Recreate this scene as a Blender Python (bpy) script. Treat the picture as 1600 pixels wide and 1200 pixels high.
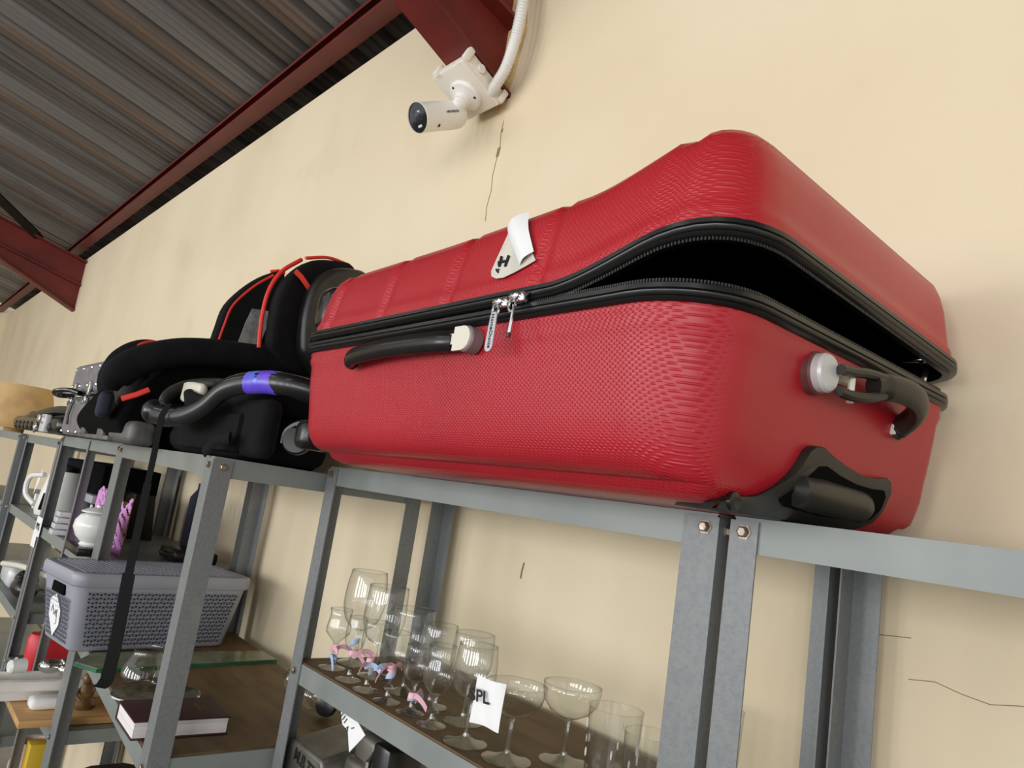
import bpy, bmesh, math, random
from mathutils import Vector, Matrix
from math import sin, cos, pi, radians, tan, sqrt, atan2
random.seed(7)
S = bpy.context.scene
COL = S.collection
for o in list(bpy.data.objects): bpy.data.objects.remove(o)

# ---------------------------------------------------------------- camera, light, exposure
cd = bpy.data.cameras.new('camera'); cam = bpy.data.objects.new('camera', cd); COL.objects.link(cam)
cd.sensor_fit = 'HORIZONTAL'; cd.sensor_width = 36; cd.lens = 25.82; cd.clip_start = .02
def cam_basis(y, p, r):
    f = Vector((-sin(y)*cos(p), cos(y)*cos(p), sin(p))); rt = Vector((cos(y), sin(y), 0)); up = rt.cross(f)
    return rt*cos(r)+up*sin(r), up*cos(r)-rt*sin(r), f
cr, cu, cf = cam_basis(radians(49.85728697), radians(9.51270219), radians(8.74306070))
mw = Matrix.Identity(4)
for i in range(3):
    mw[i][0] = cr[i]; mw[i][1] = cu[i]; mw[i][2] = -cf[i]
mw[0][3], mw[1][3], mw[2][3] = 0, -1.042, 1.80
cam.matrix_world = mw
S.camera = cam
S.view_settings.view_transform = 'Standard'; S.view_settings.look = 'None'
S.view_settings.gamma = 1; S.view_settings.use_curve_mapping = False
S.view_settings.exposure = 0.0
S.cycles.transparent_max_bounces = 40
w = bpy.data.worlds.new('overcast_sky'); S.world = w; w.use_nodes = True
bg = w.node_tree.nodes['Background']; bg.inputs[0].default_value = (.93, .96, 1, 1); bg.inputs[1].default_value = 1.05
def area(name, loc, target, sx, sy, power, col=(1, .97, .92)):
    l = bpy.data.lights.new(name, 'AREA'); l.shape = 'RECTANGLE'; l.size = sx; l.size_y = sy; l.energy = power; l.color = col
    o = bpy.data.objects.new(name, l); COL.objects.link(o); o.location = loc
    o.rotation_euler = (Vector(target)-Vector(loc)).to_track_quat('-Z', 'Y').to_euler(); return o
# small lamps added under the roof for sparkle on the glasses, and the daylight of the big door opening behind the photographer
for x in (-7.0, -4.4, -1.8, .8, 3.4, 6.0, 8.6):                  # tall windows of the far side of the hall
    area('window_daylight', (x, -8.2, 2.1), (x*.55-.4, 0, 1.9), 1.3, 2.2, 84, (.97, .985, 1))
for i, (x, y, z) in enumerate([(x_, y_, z_) for y_, z_ in ((-2.6, 3.75), (-4.4, 4.15), (-6.2, 4.55)) for x_ in (-5.2, -3.0, -.8, 1.4)]):
    area('sparkle_lamp', (x, y, z), (x, y+.35, 0), .45, .14, 3.2)

# ---------------------------------------------------------------- materials
def lin(c):
    return tuple(((v/255)/12.92 if v/255 <= .04045 else ((v/255+.055)/1.055)**2.4) for v in c)
def nodes(name):
    m = bpy.data.materials.new(name); m.use_nodes = True; nt = m.node_tree
    return m, nt, nt.nodes['Principled BSDF']
def add(nt, t, **kw):
    n = nt.nodes.new(t)
    for k, v in kw.items(): setattr(n, k, v)
    return n
def mat(name, c, rough=.5, metal=0., c2=None, sc=8., lo=.4, hi=.65, bump=0., bsc=60., spec=.5, coat=0., detail=4., stretch=(1, 1, 1), c3=None, sc3=3., lo3=.6, hi3=.75, rv=0.):
    m, nt, b = nodes(name); L = nt.links.new
    b.inputs['Roughness'].default_value = rough; b.inputs['Metallic'].default_value = metal
    b.inputs['Specular IOR Level'].default_value = spec; b.inputs['Coat Weight'].default_value = coat
    b.inputs['Base Color'].default_value = (*lin(c), 1)
    tc = add(nt, 'ShaderNodeTexCoord'); mp = add(nt, 'ShaderNodeMapping'); L(tc.outputs['Object'], mp.inputs[0])
    mp.inputs['Scale'].default_value = stretch
    out = None
    def layer(prev, colr, s, a, z):
        n = add(nt, 'ShaderNodeTexNoise'); n.inputs['Scale'].default_value = s; n.inputs['Detail'].default_value = detail
        L(mp.outputs[0], n.inputs['Vector'])
        r = add(nt, 'ShaderNodeMapRange'); r.inputs[1].default_value = a; r.inputs[2].default_value = z
        L(n.outputs['Fac'], r.inputs[0])
        x = add(nt, 'ShaderNodeMix', data_type='RGBA'); L(r.outputs[0], x.inputs[0])
        if prev is None: x.inputs[6].default_value = (*lin(c), 1)
        else: L(prev, x.inputs[6])
        x.inputs[7].default_value = (*lin(colr), 1)
        if rv and prev is None:
            q = add(nt, 'ShaderNodeMapRange'); q.inputs[3].default_value = rough; q.inputs[4].default_value = rough+rv
            L(r.outputs[0], q.inputs[0]); L(q.outputs[0], b.inputs['Roughness'])
        return x.outputs[2]
    if c2: out = layer(None, c2, sc, lo, hi)
    if c3: out = layer(out, c3, sc3, lo3, hi3)
    if out: L(out, b.inputs['Base Color'])
    if bump:
        n = add(nt, 'ShaderNodeTexNoise'); n.inputs['Scale'].default_value = bsc; n.inputs['Detail'].default_value = 3
        L(mp.outputs[0], n.inputs['Vector']); bp = add(nt, 'ShaderNodeBump'); bp.inputs['Strength'].default_value = bump; bp.inputs['Distance'].default_value = .002
        L(n.outputs['Fac'], bp.inputs['Height']); L(bp.outputs[0], b.inputs['Normal'])
    return m
def red_shell(name, k, amp, c, c2):
    m, nt, b = nodes(name); L = nt.links.new
    b.inputs['Roughness'].default_value = .34; b.inputs['Specular IOR Level'].default_value = .45
    tc = add(nt, 'ShaderNodeTexCoord'); sp = add(nt, 'ShaderNodeSeparateXYZ'); L(tc.outputs['Object'], sp.inputs[0])
    def mth(op, a, bb=None):
        n = add(nt, 'ShaderNodeMath', operation=op)
        for i, v in enumerate((a, bb)):
            if v is None: continue
            if isinstance(v, (int, float)): n.inputs[i].default_value = v
            else: L(v, n.inputs[i])
        return n.outputs[0]
    xy = mth('MULTIPLY', mth('SUBTRACT', sp.outputs[0], sp.outputs[1]), .8)
    a = mth('SINE', mth('MULTIPLY', xy, k)); d = mth('SINE', mth('MULTIPLY', sp.outputs[2], k))
    h = mth('MAXIMUM', mth('MULTIPLY', a, d), 0.0)                # rounded dimples in a diagonal lattice
    bp = add(nt, 'ShaderNodeBump'); bp.inputs['Strength'].default_value = amp; bp.inputs['Distance'].default_value = .0009
    sn = add(nt, 'ShaderNodeSeparateXYZ'); L(tc.outputs['Normal'], sn.inputs[0])
    q = add(nt, 'ShaderNodeMapRange'); q.interpolation_type = 'SMOOTHSTEP'; q.inputs[1].default_value = .8; q.inputs[2].default_value = .97; q.inputs[3].default_value = amp; q.inputs[4].default_value = amp*.12
    L(sn.outputs[0], q.inputs[0]); L(q.outputs[0], bp.inputs['Strength'])   # the short end is moulded almost smooth
    L(h, bp.inputs['Height']); L(bp.outputs[0], b.inputs['Normal'])
    n = add(nt, 'ShaderNodeTexNoise'); n.inputs['Scale'].default_value = 6; n.inputs['Detail'].default_value = 5; L(tc.outputs['Object'], n.inputs['Vector'])
    r = add(nt, 'ShaderNodeMapRange'); r.inputs[1].default_value = .4; r.inputs[2].default_value = .7; L(n.outputs['Fac'], r.inputs[0])
    x = add(nt, 'ShaderNodeMix', data_type='RGBA'); L(r.outputs[0], x.inputs[0]); x.inputs[6].default_value = (*lin(c), 1); x.inputs[7].default_value = (*lin(c2), 1)
    L(x.outputs[2], b.inputs['Base Color']); return m
def thin_glass(name, tint=(.97, .98, .97), edge=(.46, .48, .46)):
    m, nt, b = nodes(name); L = nt.links.new; nt.nodes.remove(b); out = nt.nodes['Material Output']
    tr = add(nt, 'ShaderNodeBsdfTransparent'); gl = add(nt, 'ShaderNodeBsdfGlossy'); gl.inputs['Roughness'].default_value = .015
    lw = add(nt, 'ShaderNodeLayerWeight'); lw.inputs['Blend'].default_value = .5
    p = add(nt, 'ShaderNodeMath', operation='POWER'); L(lw.outputs['Facing'], p.inputs[0]); p.inputs[1].default_value = 4.5
    x = add(nt, 'ShaderNodeMix', data_type='RGBA'); L(p.outputs[0], x.inputs[0]); x.inputs[6].default_value = (*tint, 1); x.inputs[7].default_value = (*edge, 1)
    L(x.outputs[2], tr.inputs[0])
    fr = add(nt, 'ShaderNodeMath', operation='POWER'); L(lw.outputs['Facing'], fr.inputs[0]); fr.inputs[1].default_value = 4   # Schlick, the same from both sides
    mu = add(nt, 'ShaderNodeMapRange'); L(fr.outputs[0], mu.inputs[0]); mu.inputs[3].default_value = .10; mu.inputs[4].default_value = .85
    mx = add(nt, 'ShaderNodeMixShader'); L(mu.outputs[0], mx.inputs[0]); L(tr.outputs[0], mx.inputs[1]); L(gl.outputs[0], mx.inputs[2]); L(mx.outputs[0], out.inputs[0])
    return m
MT = {}
MT['wall'] = mat('cream_plaster', (231, 215, 184), .85, c2=(224, 206, 174), sc=1.3, bump=.35, bsc=55, detail=6, c3=(216, 199, 166), sc3=2.6, lo3=.6, hi3=.85, spec=.2)
MT['mortar'] = mat('bare_mortar', (222, 190, 136), .95, c2=(186, 150, 98), sc=26, bump=.8, bsc=90)
MT['floor'] = mat('grey_concrete', (150, 146, 138), .7, c2=(122, 118, 110), sc=3, bump=.2)
MT['dirt'] = mat('crack_dirt', (142, 122, 92), .95)
MT['roof'] = mat('dull_galvanised_sheet', (122, 119, 117), .42, .3, c2=(84, 78, 74), sc=7, stretch=(1, .05, .02), lo=.42, hi=.6, c3=(122, 101, 86), sc3=3, lo3=.62, hi3=.8, spec=.4)
MT['redsteel'] = mat('oxide_red_paint', (112, 34, 26), .5, c2=(94, 28, 24), sc=5, bump=.1)
MT['dark'] = mat('dark_brace_and_eaves_shade', (34, 26, 20), .9, c2=(22, 18, 14), sc=9)  # brace colour, also the painted shade of the eaves gap
MT['post'] = mat('hammered_grey_paint', (128, 130, 129), .45, .2, c2=(119, 122, 123), sc=160, bump=.1, bsc=300, c3=(150, 144, 130), sc3=7, lo3=.62, hi3=.8)
MT['rail'] = mat('blue_grey_enamel', (137, 142, 137), .42, .1, c2=(128, 133, 130), sc=9, bump=.08, bsc=30, c3=(134, 100, 66), sc3=13, lo3=.70, hi3=.76)
MT['bolt'] = mat('zinc_bolt', (176, 164, 150), .35, .8, c2=(140, 124, 108), sc=60)
MT['board'] = mat('dusty_brown_hardboard', (104, 80, 44), .6, c2=(84, 62, 34), sc=7, stretch=(1, 4, 1), bump=.1, c3=(120, 98, 62), sc3=4, lo3=.5, hi3=.8)
MT['red'] = red_shell('red_moulded_abs', 2*pi/.0054, .62, (176, 31, 43), (168, 28, 40))
MT['redlid'] = red_shell('red_moulded_abs_lid', 2*pi/.0050, .5, (180, 38, 46), (172, 34, 42))
MT['rubber'] = mat('black_rubber_trim', (20, 20, 20), .3, bump=.05, spec=.6)
MT['blackp'] = mat('black_plastic', (17, 17, 18), .24, c2=(24, 23, 22), sc=9, spec=.5)
MT['dustp'] = mat('dusty_black_plastic', (26, 26, 24), .38, c2=(52, 48, 41), sc=7, lo=.45, hi=.75)
MT['lining'] = mat('black_lining_and_shade', (7, 7, 7), .95, spec=.1)  # also painted shade in the foot recess and basket hand hole
MT['cream'] = mat('cream_plastic', (222, 216, 198), .4)
MT['silver'] = mat('brushed_silver', (214, 216, 218), .25, .9)
MT['silverp'] = mat('silver_plastic', (206, 208, 206), .35, .15)
MT['chrome'] = mat('chrome', (225, 225, 225), .12, 1)
MT['paper'] = mat('white_paper', (238, 238, 236), .8)
MT['tape'] = mat('greyed_sticker_paper', (212, 206, 192), .7, c2=(200, 194, 182), sc=40)
MT['ink'] = mat('black_ink', (14, 14, 16), .7)
MT['white'] = mat('white_plastic', (236, 234, 228), .35, c2=(226, 222, 214), sc=6)
MT['whiteold'] = mat('aged_white_plastic', (234, 226, 212), .5, c2=(206, 182, 146), sc=26, lo=.55, hi=.75)
MT['lens'] = mat('black_lens_glass', (6, 6, 8), .06, spec=.8)
MT['fabric'] = mat('black_seat_fabric', (13, 12, 14), .9, c2=(20, 19, 21), sc=20, bump=.3, bsc=300, spec=.2)
MT['fabric2'] = mat('charcoal_seat_fabric', (58, 52, 50), .9, c2=(44, 40, 40), sc=20, bump=.3, bsc=300, spec=.2)
MT['greyf'] = mat('grey_label_fabric', (150, 146, 142), .8, c2=(120, 116, 112), sc=50, bump=.3)
MT['piping'] = mat('red_piping', (226, 52, 40), .6)
MT['strap'] = mat('black_webbing', (7, 7, 8), .8, spec=.2, bump=.3, bsc=400)
MT['blue'] = mat('blue_violet_sticker', (58, 62, 200), .3, c2=(118, 70, 200), sc=14, c3=(70, 130, 230), sc3=20, lo3=.55, hi3=.7)
MT['greyp'] = mat('grey_basket_plastic', (160, 161, 172), .4, c2=(152, 153, 162), sc=5)
MT['greydark'] = mat('basket_hole_shade', (44, 46, 54), .8)  # painted shade inside the weave openings
MT['vanity'] = mat('grey_vinyl', (122, 118, 120), .5, c2=(104, 100, 102), sc=30, bump=.3, bsc=220)
MT['maroon'] = mat('maroon_book_cloth', (62, 28, 32), .6, bump=.1, bsc=300)
MT['gold'] = mat('worn_gilt', (150, 110, 64), .4, .6)
MT['pages'] = mat('book_pages', (236, 230, 226), .8, c2=(214, 208, 204), sc=4, stretch=(1, 1, 90))
MT['greenglass'] = mat('green_glass_edge', (40, 104, 74), .12, spec=.8, c2=(26, 74, 54), sc=8)
MT['slabtop'] = mat('glass_slab_face', (134, 138, 106), .1, spec=.8, c2=(108, 112, 82), sc=14)
MT['tray'] = mat('tarnished_silver', (176, 170, 150), .3, .8, c2=(112, 106, 88), sc=34)
MT['ceramic'] = mat('white_ceramic', (236, 236, 230), .15, spec=.6)
MT['pink'] = mat('pink_cut_paper', (220, 150, 214), .8)
MT['leopard'] = mat('leopard_tin', (200, 160, 90), .35, c2=(38, 28, 18), sc=55, lo=.5, hi=.54)
MT['pine'] = mat('light_pine', (214, 174, 118), .5, c2=(186, 142, 88), sc=8, stretch=(3, .4, 3))
MT['orange'] = mat('orange_plastic', (232, 134, 74), .4)
MT['yellow'] = mat('yellow_plastic', (206, 170, 40), .45)
MT['reditem'] = mat('red_plastic', (208, 36, 46), .4)
MT['coral'] = mat('coral_glaze', (214, 96, 74), .2)
MT['vase'] = mat('pale_pink_pottery', (206, 178, 166), .6, c2=(184, 150, 138), sc=24, bump=.4)
MT['brown'] = mat('brown_resin', (128, 96, 58), .3, c2=(80, 58, 32), sc=30)
MT['shade'] = mat('beige_shade_cloth', (206, 172, 120), .85, c2=(190, 154, 102), sc=12)
MT['steelold'] = mat('worn_grey_casting', (128, 124, 116), .4, .5, c2=(96, 92, 84), sc=14, bump=.2)
MT['navy'] = mat('dark_navy_cloth', (22, 26, 44), .8)
MT['ribbonp'] = mat('pink_ribbon', (236, 178, 190), .5)
MT['ribbonb'] = mat('pale_blue_ribbon', (176, 200, 232), .5)
MT['glass'] = thin_glass('clear_thin_glass')
MT['stem'] = thin_glass('clear_solid_glass', (.96, .97, .96), (.45, .47, .45))

# ---------------------------------------------------------------- mesh helpers
class B:
    def __init__(s): s.v = []; s.f = []
    def add(s, vs, fs):
        n = len(s.v); s.v += [Vector(p) for p in vs]; s.f += [[i+n for i in f] for f in fs]; return s
    def box(s, c, d, R=None):
        x, y, z = d[0]/2, d[1]/2, d[2]/2
        vs = [Vector((a*x, b*y, e*z)) for a in (-1, 1) for b in (-1, 1) for e in (-1, 1)]
        if R: vs = [R @ p for p in vs]
        return s.add([p+Vector(c) for p in vs], [(0, 1, 3, 2), (4, 6, 7, 5), (0, 4, 5, 1), (2, 3, 7, 6), (0, 2, 6, 4), (1, 5, 7, 3)])
    def rbox(s, c, d, r=.005, R=None, seg=2):       # box with rounded edges
        bm = bmesh.new(); bmesh.ops.create_cube(bm, size=1)
        for p in bm.verts: p.co = Vector((p.co.x*d[0], p.co.y*d[1], p.co.z*d[2]))
        bmesh.ops.bevel(bm, geom=bm.edges[:], offset=min(r, min(d)*.49), segments=seg, affect='EDGES', profile=.5)
        bm.verts.index_update()
        vs = [(R @ p.co if R else p.co)+Vector(c) for p in bm.verts]; fs = [[q.index for q in f.verts] for f in bm.faces]; bm.free()
        return s.add(vs, fs)
    def prism(s, poly, z0, z1):                     # polygon in xy, extruded z0..z1
        n = len(poly)
        if sum(poly[i][0]*poly[(i+1) % n][1]-poly[(i+1) % n][0]*poly[i][1] for i in range(n)) < 0: poly = poly[::-1]
        z0 = z0 if callable(z0) else (lambda x, y, q=z0: q); z1 = z1 if callable(z1) else (lambda x, y, q=z1: q)
        return s.add([(x, y, z0(x, y)) for x, y in poly]+[(x, y, z1(x, y)) for x, y in poly],
                     [list(range(n))[::-1], list(range(n, 2*n))]+[[i, (i+1) % n, n+(i+1) % n, n+i] for i in range(n)])
    def plate(s, poly, o, e1, e2, t):               # polygon in plane (o,e1,e2) thickened by t along e1 x e2
        o, e1, e2 = Vector(o), Vector(e1), Vector(e2); nn = e1.cross(e2).normalized()*t; n = len(poly)
        a = [o+e1*p+e2*q for p, q in poly]
        return s.add(a+[p+nn for p in a], [list(range(n))[::-1], list(range(n, 2*n))]+[[i, (i+1) % n, n+(i+1) % n, n+i] for i in range(n)])
    def lathe(s, prof, c=(0, 0, 0), axis=(0, 0, 1), n=20, cap=True):
        q = Vector((0, 0, 1)).rotation_difference(Vector(axis).normalized()); c = Vector(c); m = len(prof); vs = []
        for r, z in prof:
            for k in range(n): vs.append(c+q @ Vector((r*cos(2*pi*k/n), r*sin(2*pi*k/n), z)))
        fs = [[i*n+k, i*n+(k+1) % n, (i+1)*n+(k+1) % n, (i+1)*n+k] for i in range(m-1) for k in range(n)]
        if cap: fs += [list(range(n))[::-1], list(range((m-1)*n, m*n))]
        return s.add(vs, fs)
    def tube(s, path, r, n=10, cap=True, flat=None, up=None):   # r number or list; flat=(a,b) ellipse factors
        P = [Vector(p) for p in path]; m = len(P); vs = []
        rr = r if isinstance(r, (list, tuple)) else [r]*m; T0 = None
        for i in range(m):
            t = (P[min(i+1, m-1)]-P[max(i-1, 0)]).normalized()
            if T0 is None:
                u = Vector(up) if up else (Vector((0, 0, 1)) if abs(t.z) < .9 else Vector((1, 0, 0)))
                u = (u-t*u.dot(t)).normalized()
            else: u = (u-t*u.dot(t)).normalized()
            T0 = t; v = t.cross(u); fa, fb = flat or (1, 1)
            for k in range(n): vs.append(P[i]+u*(cos(2*pi*k/n)*rr[i]*fa)+v*(sin(2*pi*k/n)*rr[i]*fb))
        fs = [[i*n+k, i*n+(k+1) % n, (i+1)*n+(k+1) % n, (i+1)*n+k] for i in range(m-1) for k in range(n)]
        if cap: fs += [list(range(n))[::-1], list(range((m-1)*n, m*n))]
        return s.add(vs, fs)
    def strip(s, path, side, width, t=.0008):       # ribbon with thickness
        side = Vector(side).normalized()*(width/2); P = [Vector(p) for p in path]; m = len(P); vs = []
        for i, p in enumerate(P):
            tg = (P[min(i+1, m-1)]-P[max(i-1, 0)]).normalized(); nn = tg.cross(side).normalized()*t
            vs += [p-side, p+side, p+side+nn, p-side+nn]
        fs = []
        for i in range(m-1):
            for k in range(4): fs.append([i*4+k, i*4+(k+1) % 4, (i+1)*4+(k+1) % 4, (i+1)*4+k])
        fs += [[3, 2, 1, 0], [4*m-4, 4*m-3, 4*m-2, 4*m-1]]
        return s.add(vs, fs)
    def ell(s, c, d, n=14, m=9):
        prof = [(max(.0005, sin(pi*i/m))*1, -cos(pi*i/m)) for i in range(m+1)]; b = B().lathe(prof, n=n)
        return s.add([Vector((p.x*d[0], p.y*d[1], p.z*d[2]))+Vector(c) for p in b.v], b.f)
ORG = {}
def spline(pts, n=8):
    P = [Vector(p) for p in pts]; P = [P[0]*2-P[1]]+P+[P[-1]*2-P[-2]]; out = []
    for i in range(1, len(P)-2):
        for k in range(n):
            t = k/n; a, b, c, d = P[i-1:i+3]
            out.append(.5*((2*b)+(c-a)*t+(2*a-5*b+4*c-d)*t*t+(3*b-a-3*c+d)*t**3))
    out.append(P[-2]); return out
def obj(name, b, m, parent=None, label=None, smooth=30, kind=None, org=None):
    o0 = ORG.get(parent, Vector()) if parent else (Vector(org) if org is not None else Vector())
    me = bpy.data.meshes.new(name); me.from_pydata([p-o0 for p in b.v], [], b.f); me.update()
    bm = bmesh.new(); bm.from_mesh(me); bmesh.ops.recalc_face_normals(bm, faces=bm.faces[:]); bm.to_mesh(me); bm.free()
    me.materials.append(MT[m] if isinstance(m, str) else m)
    if smooth:
        me.polygons.foreach_set('use_smooth', [True]*len(me.polygons)); me.set_sharp_from_angle(angle=radians(smooth))
    o = bpy.data.objects.new(name, me); COL.objects.link(o)
    if parent: o.parent = parent; ORG[o] = ORG.get(parent, Vector())
    else: o.location = o0; ORG[o] = o0
    if label: o['label'] = label
    if kind: o['kind'] = kind
    return o
def thing(name, label, cat, loc=(0, 0, 0), rz=0, group=None):
    o = bpy.data.objects.new(name, None); COL.objects.link(o); o.location = loc; o.rotation_euler = (0, 0, rz); o.empty_display_size = .05
    ORG[o] = Vector(loc) if rz == 0 else Vector(); o['label'] = label; o['category'] = cat
    if group: o['group'] = group
    return o
def tag(o, label, cat, group=None):
    o['label'] = label; o['category'] = cat
    if group: o['group'] = group
    return o
def copy_tree(o, loc, label=None):
    c = o.copy(); COL.objects.link(c); c.location = loc
    if label: c['label'] = label
    for ch in o.children:
        d = ch.copy(); COL.objects.link(d); d.parent = c
        for g in ch.children:
            e = g.copy(); COL.objects.link(e); e.parent = d
    return c
def text(name, s, m, parent, o, e1, e2, size, t=.0006, bold=0., align='CENTER'):
    cu_ = bpy.data.curves.new(name, 'FONT'); cu_.body = s; cu_.size = size; cu_.extrude = t/2; cu_.align_x = align; cu_.align_y = 'CENTER'; cu_.offset = bold
    tmp = bpy.data.objects.new('tmp', cu_); COL.objects.link(tmp); dg = bpy.context.evaluated_depsgraph_get()
    me = bpy.data.meshes.new_from_object(tmp.evaluated_get(dg)); bpy.data.objects.remove(tmp); bpy.data.curves.remove(cu_)
    e1, e2 = Vector(e1).normalized(), Vector(e2).normalized(); n = e1.cross(e2); o = Vector(o)-ORG.get(parent, Vector())
    for p in me.vertices: p.co = o+e1*p.co.x+e2*p.co.y+n*(p.co.z+t*.6)
    me.materials.clear(); me.materials.append(MT[m]); q = bpy.data.objects.new(name, me); COL.objects.link(q); q.parent = parent; ORG[q] = ORG.get(parent, Vector())
    return q
def scribble(name, m, parent, o, e1, e2, strokes, r=.0007):
    b = B(); e1, e2 = Vector(e1), Vector(e2)
    for st in strokes: b.tube([Vector(o)+e1*p+e2*q for p, q in st], r, n=5)
    return obj(name, b, m, parent)

# ---------------------------------------------------------------- the setting
obj('floor', B().box((-4, -4, -.05), (20, 12, .1)), 'floor', kind='structure')
wall = obj('wall_back', B().box((-4, .12, 1.6465), (17, .24, 3.293)), 'wall', kind='structure')
obj('wall_left', B().box((-12.1, -4, 2.5), (.2, 8.4, 5)), 'wall', kind='structure')
# crack under the camera, chipped plaster round the rafter end, nail holes
b = B(); pts = [(-1.428, 2.775), (-1.431, 2.74), (-1.426, 2.70), (-1.433, 2.66), (-1.437, 2.62), (-1.432, 2.585), (-1.440, 2.54), (-1.436, 2.50)]
b.strip([(x, -.0004, z) for x, z in pts], (1, 0, 0), .0016, .0006); b.strip([(-1.428, -.0005, 2.70), (-1.431, -.0005, 2.675)], (1, 0, 0), .011, .0007)
b.strip([(-1.428, -.0005, 2.752), (-1.429, -.0005, 2.742)], (1, 0, 0), .006, .0007)
obj('crack', b, 'dirt', wall, 'thin dark crack running down the plaster')
b = B()
for z, dx in [(1.70, 0), (1.672, -.004), (1.64, .003)]: pass
b.strip([(-.50+.03*i, -.0004, 1.712+.004*sin(i*2.1)) for i in range(5)], (0, 0, 1), .0010, .0006)
b.strip([(-.38+.03*i, -.0004, 1.665+.005*sin(i*1.7)) for i in range(6)], (0, 0, 1), .0009, .0006)
b.strip([(-1.112, -.0005, 1.697), (-1.115, -.0005, 1.682), (-1.116, -.0005, 1.665)], (1, 0, 0), .004, .0006)
for x, z in [(-.36, 2.665), (-.43, 2.66), (.02, 2.83), (.03, 2.78)]: b.strip([(x, -.0004, z), (x+.02, -.0004, z+.006)], (0, 0, 1), .006, .0005)
obj('wall_mark', b, 'dirt', wall, 'small chips and hairline cracks in the plaster')
b = B(); b.plate([(-1.43, 3.20), (-1.408, 3.12), (-1.40, 3.06), (-1.392, 3.02), (-1.404, 2.96), (-1.412, 2.90), (-1.424, 2.86), (-1.45, 2.80), (-1.47, 2.84), (-1.50, 2.9), (-1.52, 3.05), (-1.50, 3.2)], (0, 0, 0), (1, 0, 0), (0, 0, 1), .004)
obj('plaster_patch', b, 'mortar', wall, 'rough yellow mortar patch beside the red beam end')
# roof sheets: trapezoidal ribs running up the slope, each sheet one part, edges lapped
TA = tan(radians(13.6))
def zroof(y): return 3.422-TA*(y+.1)
ceil = bpy.data.objects.new('ceiling', None); COL.objects.link(ceil); ceil['kind'] = 'structure'; ORG[ceil] = Vector()
cover = .78; pitch = cover/4
def sheet_mesh():
    b = B(); prof = []
    for k in range(4):
        x = k*pitch; prof += [(x, 0), (x+.012, .036), (x+.05, .036), (x+.062, 0), (x+.098, .0), (x+.103, .008), (x+.115, .008), (x+.120, 0), (x+.150, 0), (x+.155, .008), (x+.167, .008), (x+.172, 0)]
    prof += [(cover, 0), (cover+.012, .038), (cover+.05, .038), (cover+.06, .012)]
    ys = [.3, -2.4, -5.1, -7.2]; n = len(prof)
    vs = [(x, y, zroof(y)+h) for y in ys for x, h in prof]
    b.add(vs, [[i*n+k, i*n+k+1, (i+1)*n+k+1, (i+1)*n+k] for i in range(len(ys)-1) for k in range(n-1)]); return b
first = None
for k in range(-15, 6):
    if first is None: first = obj('roof_sheet', sheet_mesh(), 'roof', ceil, smooth=0); o = first
    else: o = first.copy(); COL.objects.link(o); o.parent = ceil
    o.location = (k*cover+.05, 0, .0012*(k % 2))
# eaves: dark board standing in for the shaded gap behind the purlin
obj('trim_1', B().box((-4, .15, 3.345), (17, .08, .13)), 'dark', kind='structure')
# purlin: lipped channel open to the room
b = B(); x0, x1 = -12, 3
prof = [(-.035, 3.35), (-.102, 3.35), (-.102, 3.366), (-.0995, 3.366), (-.0995, 3.3525), (-.0375, 3.3525), (-.0375, 3.4155), (-.0995, 3.4155), (-.0995, 3.404), (-.102, 3.404), (-.102, 3.418), (-.035, 3.418)]
n = len(prof); b.add([(x, y, z) for x in (x0, x1) for y, z in prof], [list(range(n)), list(range(n, 2*n))[::-1]]+[[i, (i+1) % n, n+(i+1) % n, n+i] for i in range(n)])
tag(obj('roof_purlin', b, 'redsteel', smooth=0, org=(-4.5, -.07, 3.35)), 'long red steel purlin running under the roof along the wall top', 'beam')
# rafters: rolled web and flanges, with a steeper haunch to the wall
def rafter(x, label, brace=False):
    t = thing('roof_rafter', label, 'beam', (x, 0, 2.84)); A = TA; H = tan(radians(23.63)); w_ = .114
    def sl(z0, s): return lambda xx, y: z0-s*y
    Y = -3.2
    def slab(xw, za, sa, zb, sb, yb=Y): return B().prism([(x-xw/2, .004), (x+xw/2, .004), (x+xw/2, yb), (x-xw/2, yb)], sl(za, sa), sl(zb, sb))
    obj('web', slab(.012, 3.054, A, 3.26, A), 'redsteel', t, smooth=0)
    obj('top_flange', slab(w_, 3.248, A, 3.262, A), 'redsteel', t, smooth=0)
    obj('bottom_flange', slab(w_*.96, 3.048, A, 3.060, A), 'redsteel', t, smooth=0)
    yh = -(3.048-2.84)/(H-A)
    obj('haunch_web', slab(.012, 2.842, H, 3.05, A, yh), 'redsteel', t, smooth=0)
    obj('haunch_flange', slab(w_, 2.837, H, 2.849, H, yh), 'redsteel', t, smooth=0)
    return t
rafter(-1.474, 'dark red steel roof rafter above the white security camera')
rafter(-6.90, 'dark red steel roof rafter at the far left end of the wall')
b = B(); b.tube([(-6.93, -.36, 3.36), (-6.6, -.60, 3.42), (-6.1, -.95, 3.50)], .04, n=4)
tag(obj('roof_brace', b, 'dark', org=(-6.9, -.4, 3.3)), 'dark brace rod between the far left red rafter and the roof sheets', 'brace')

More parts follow.
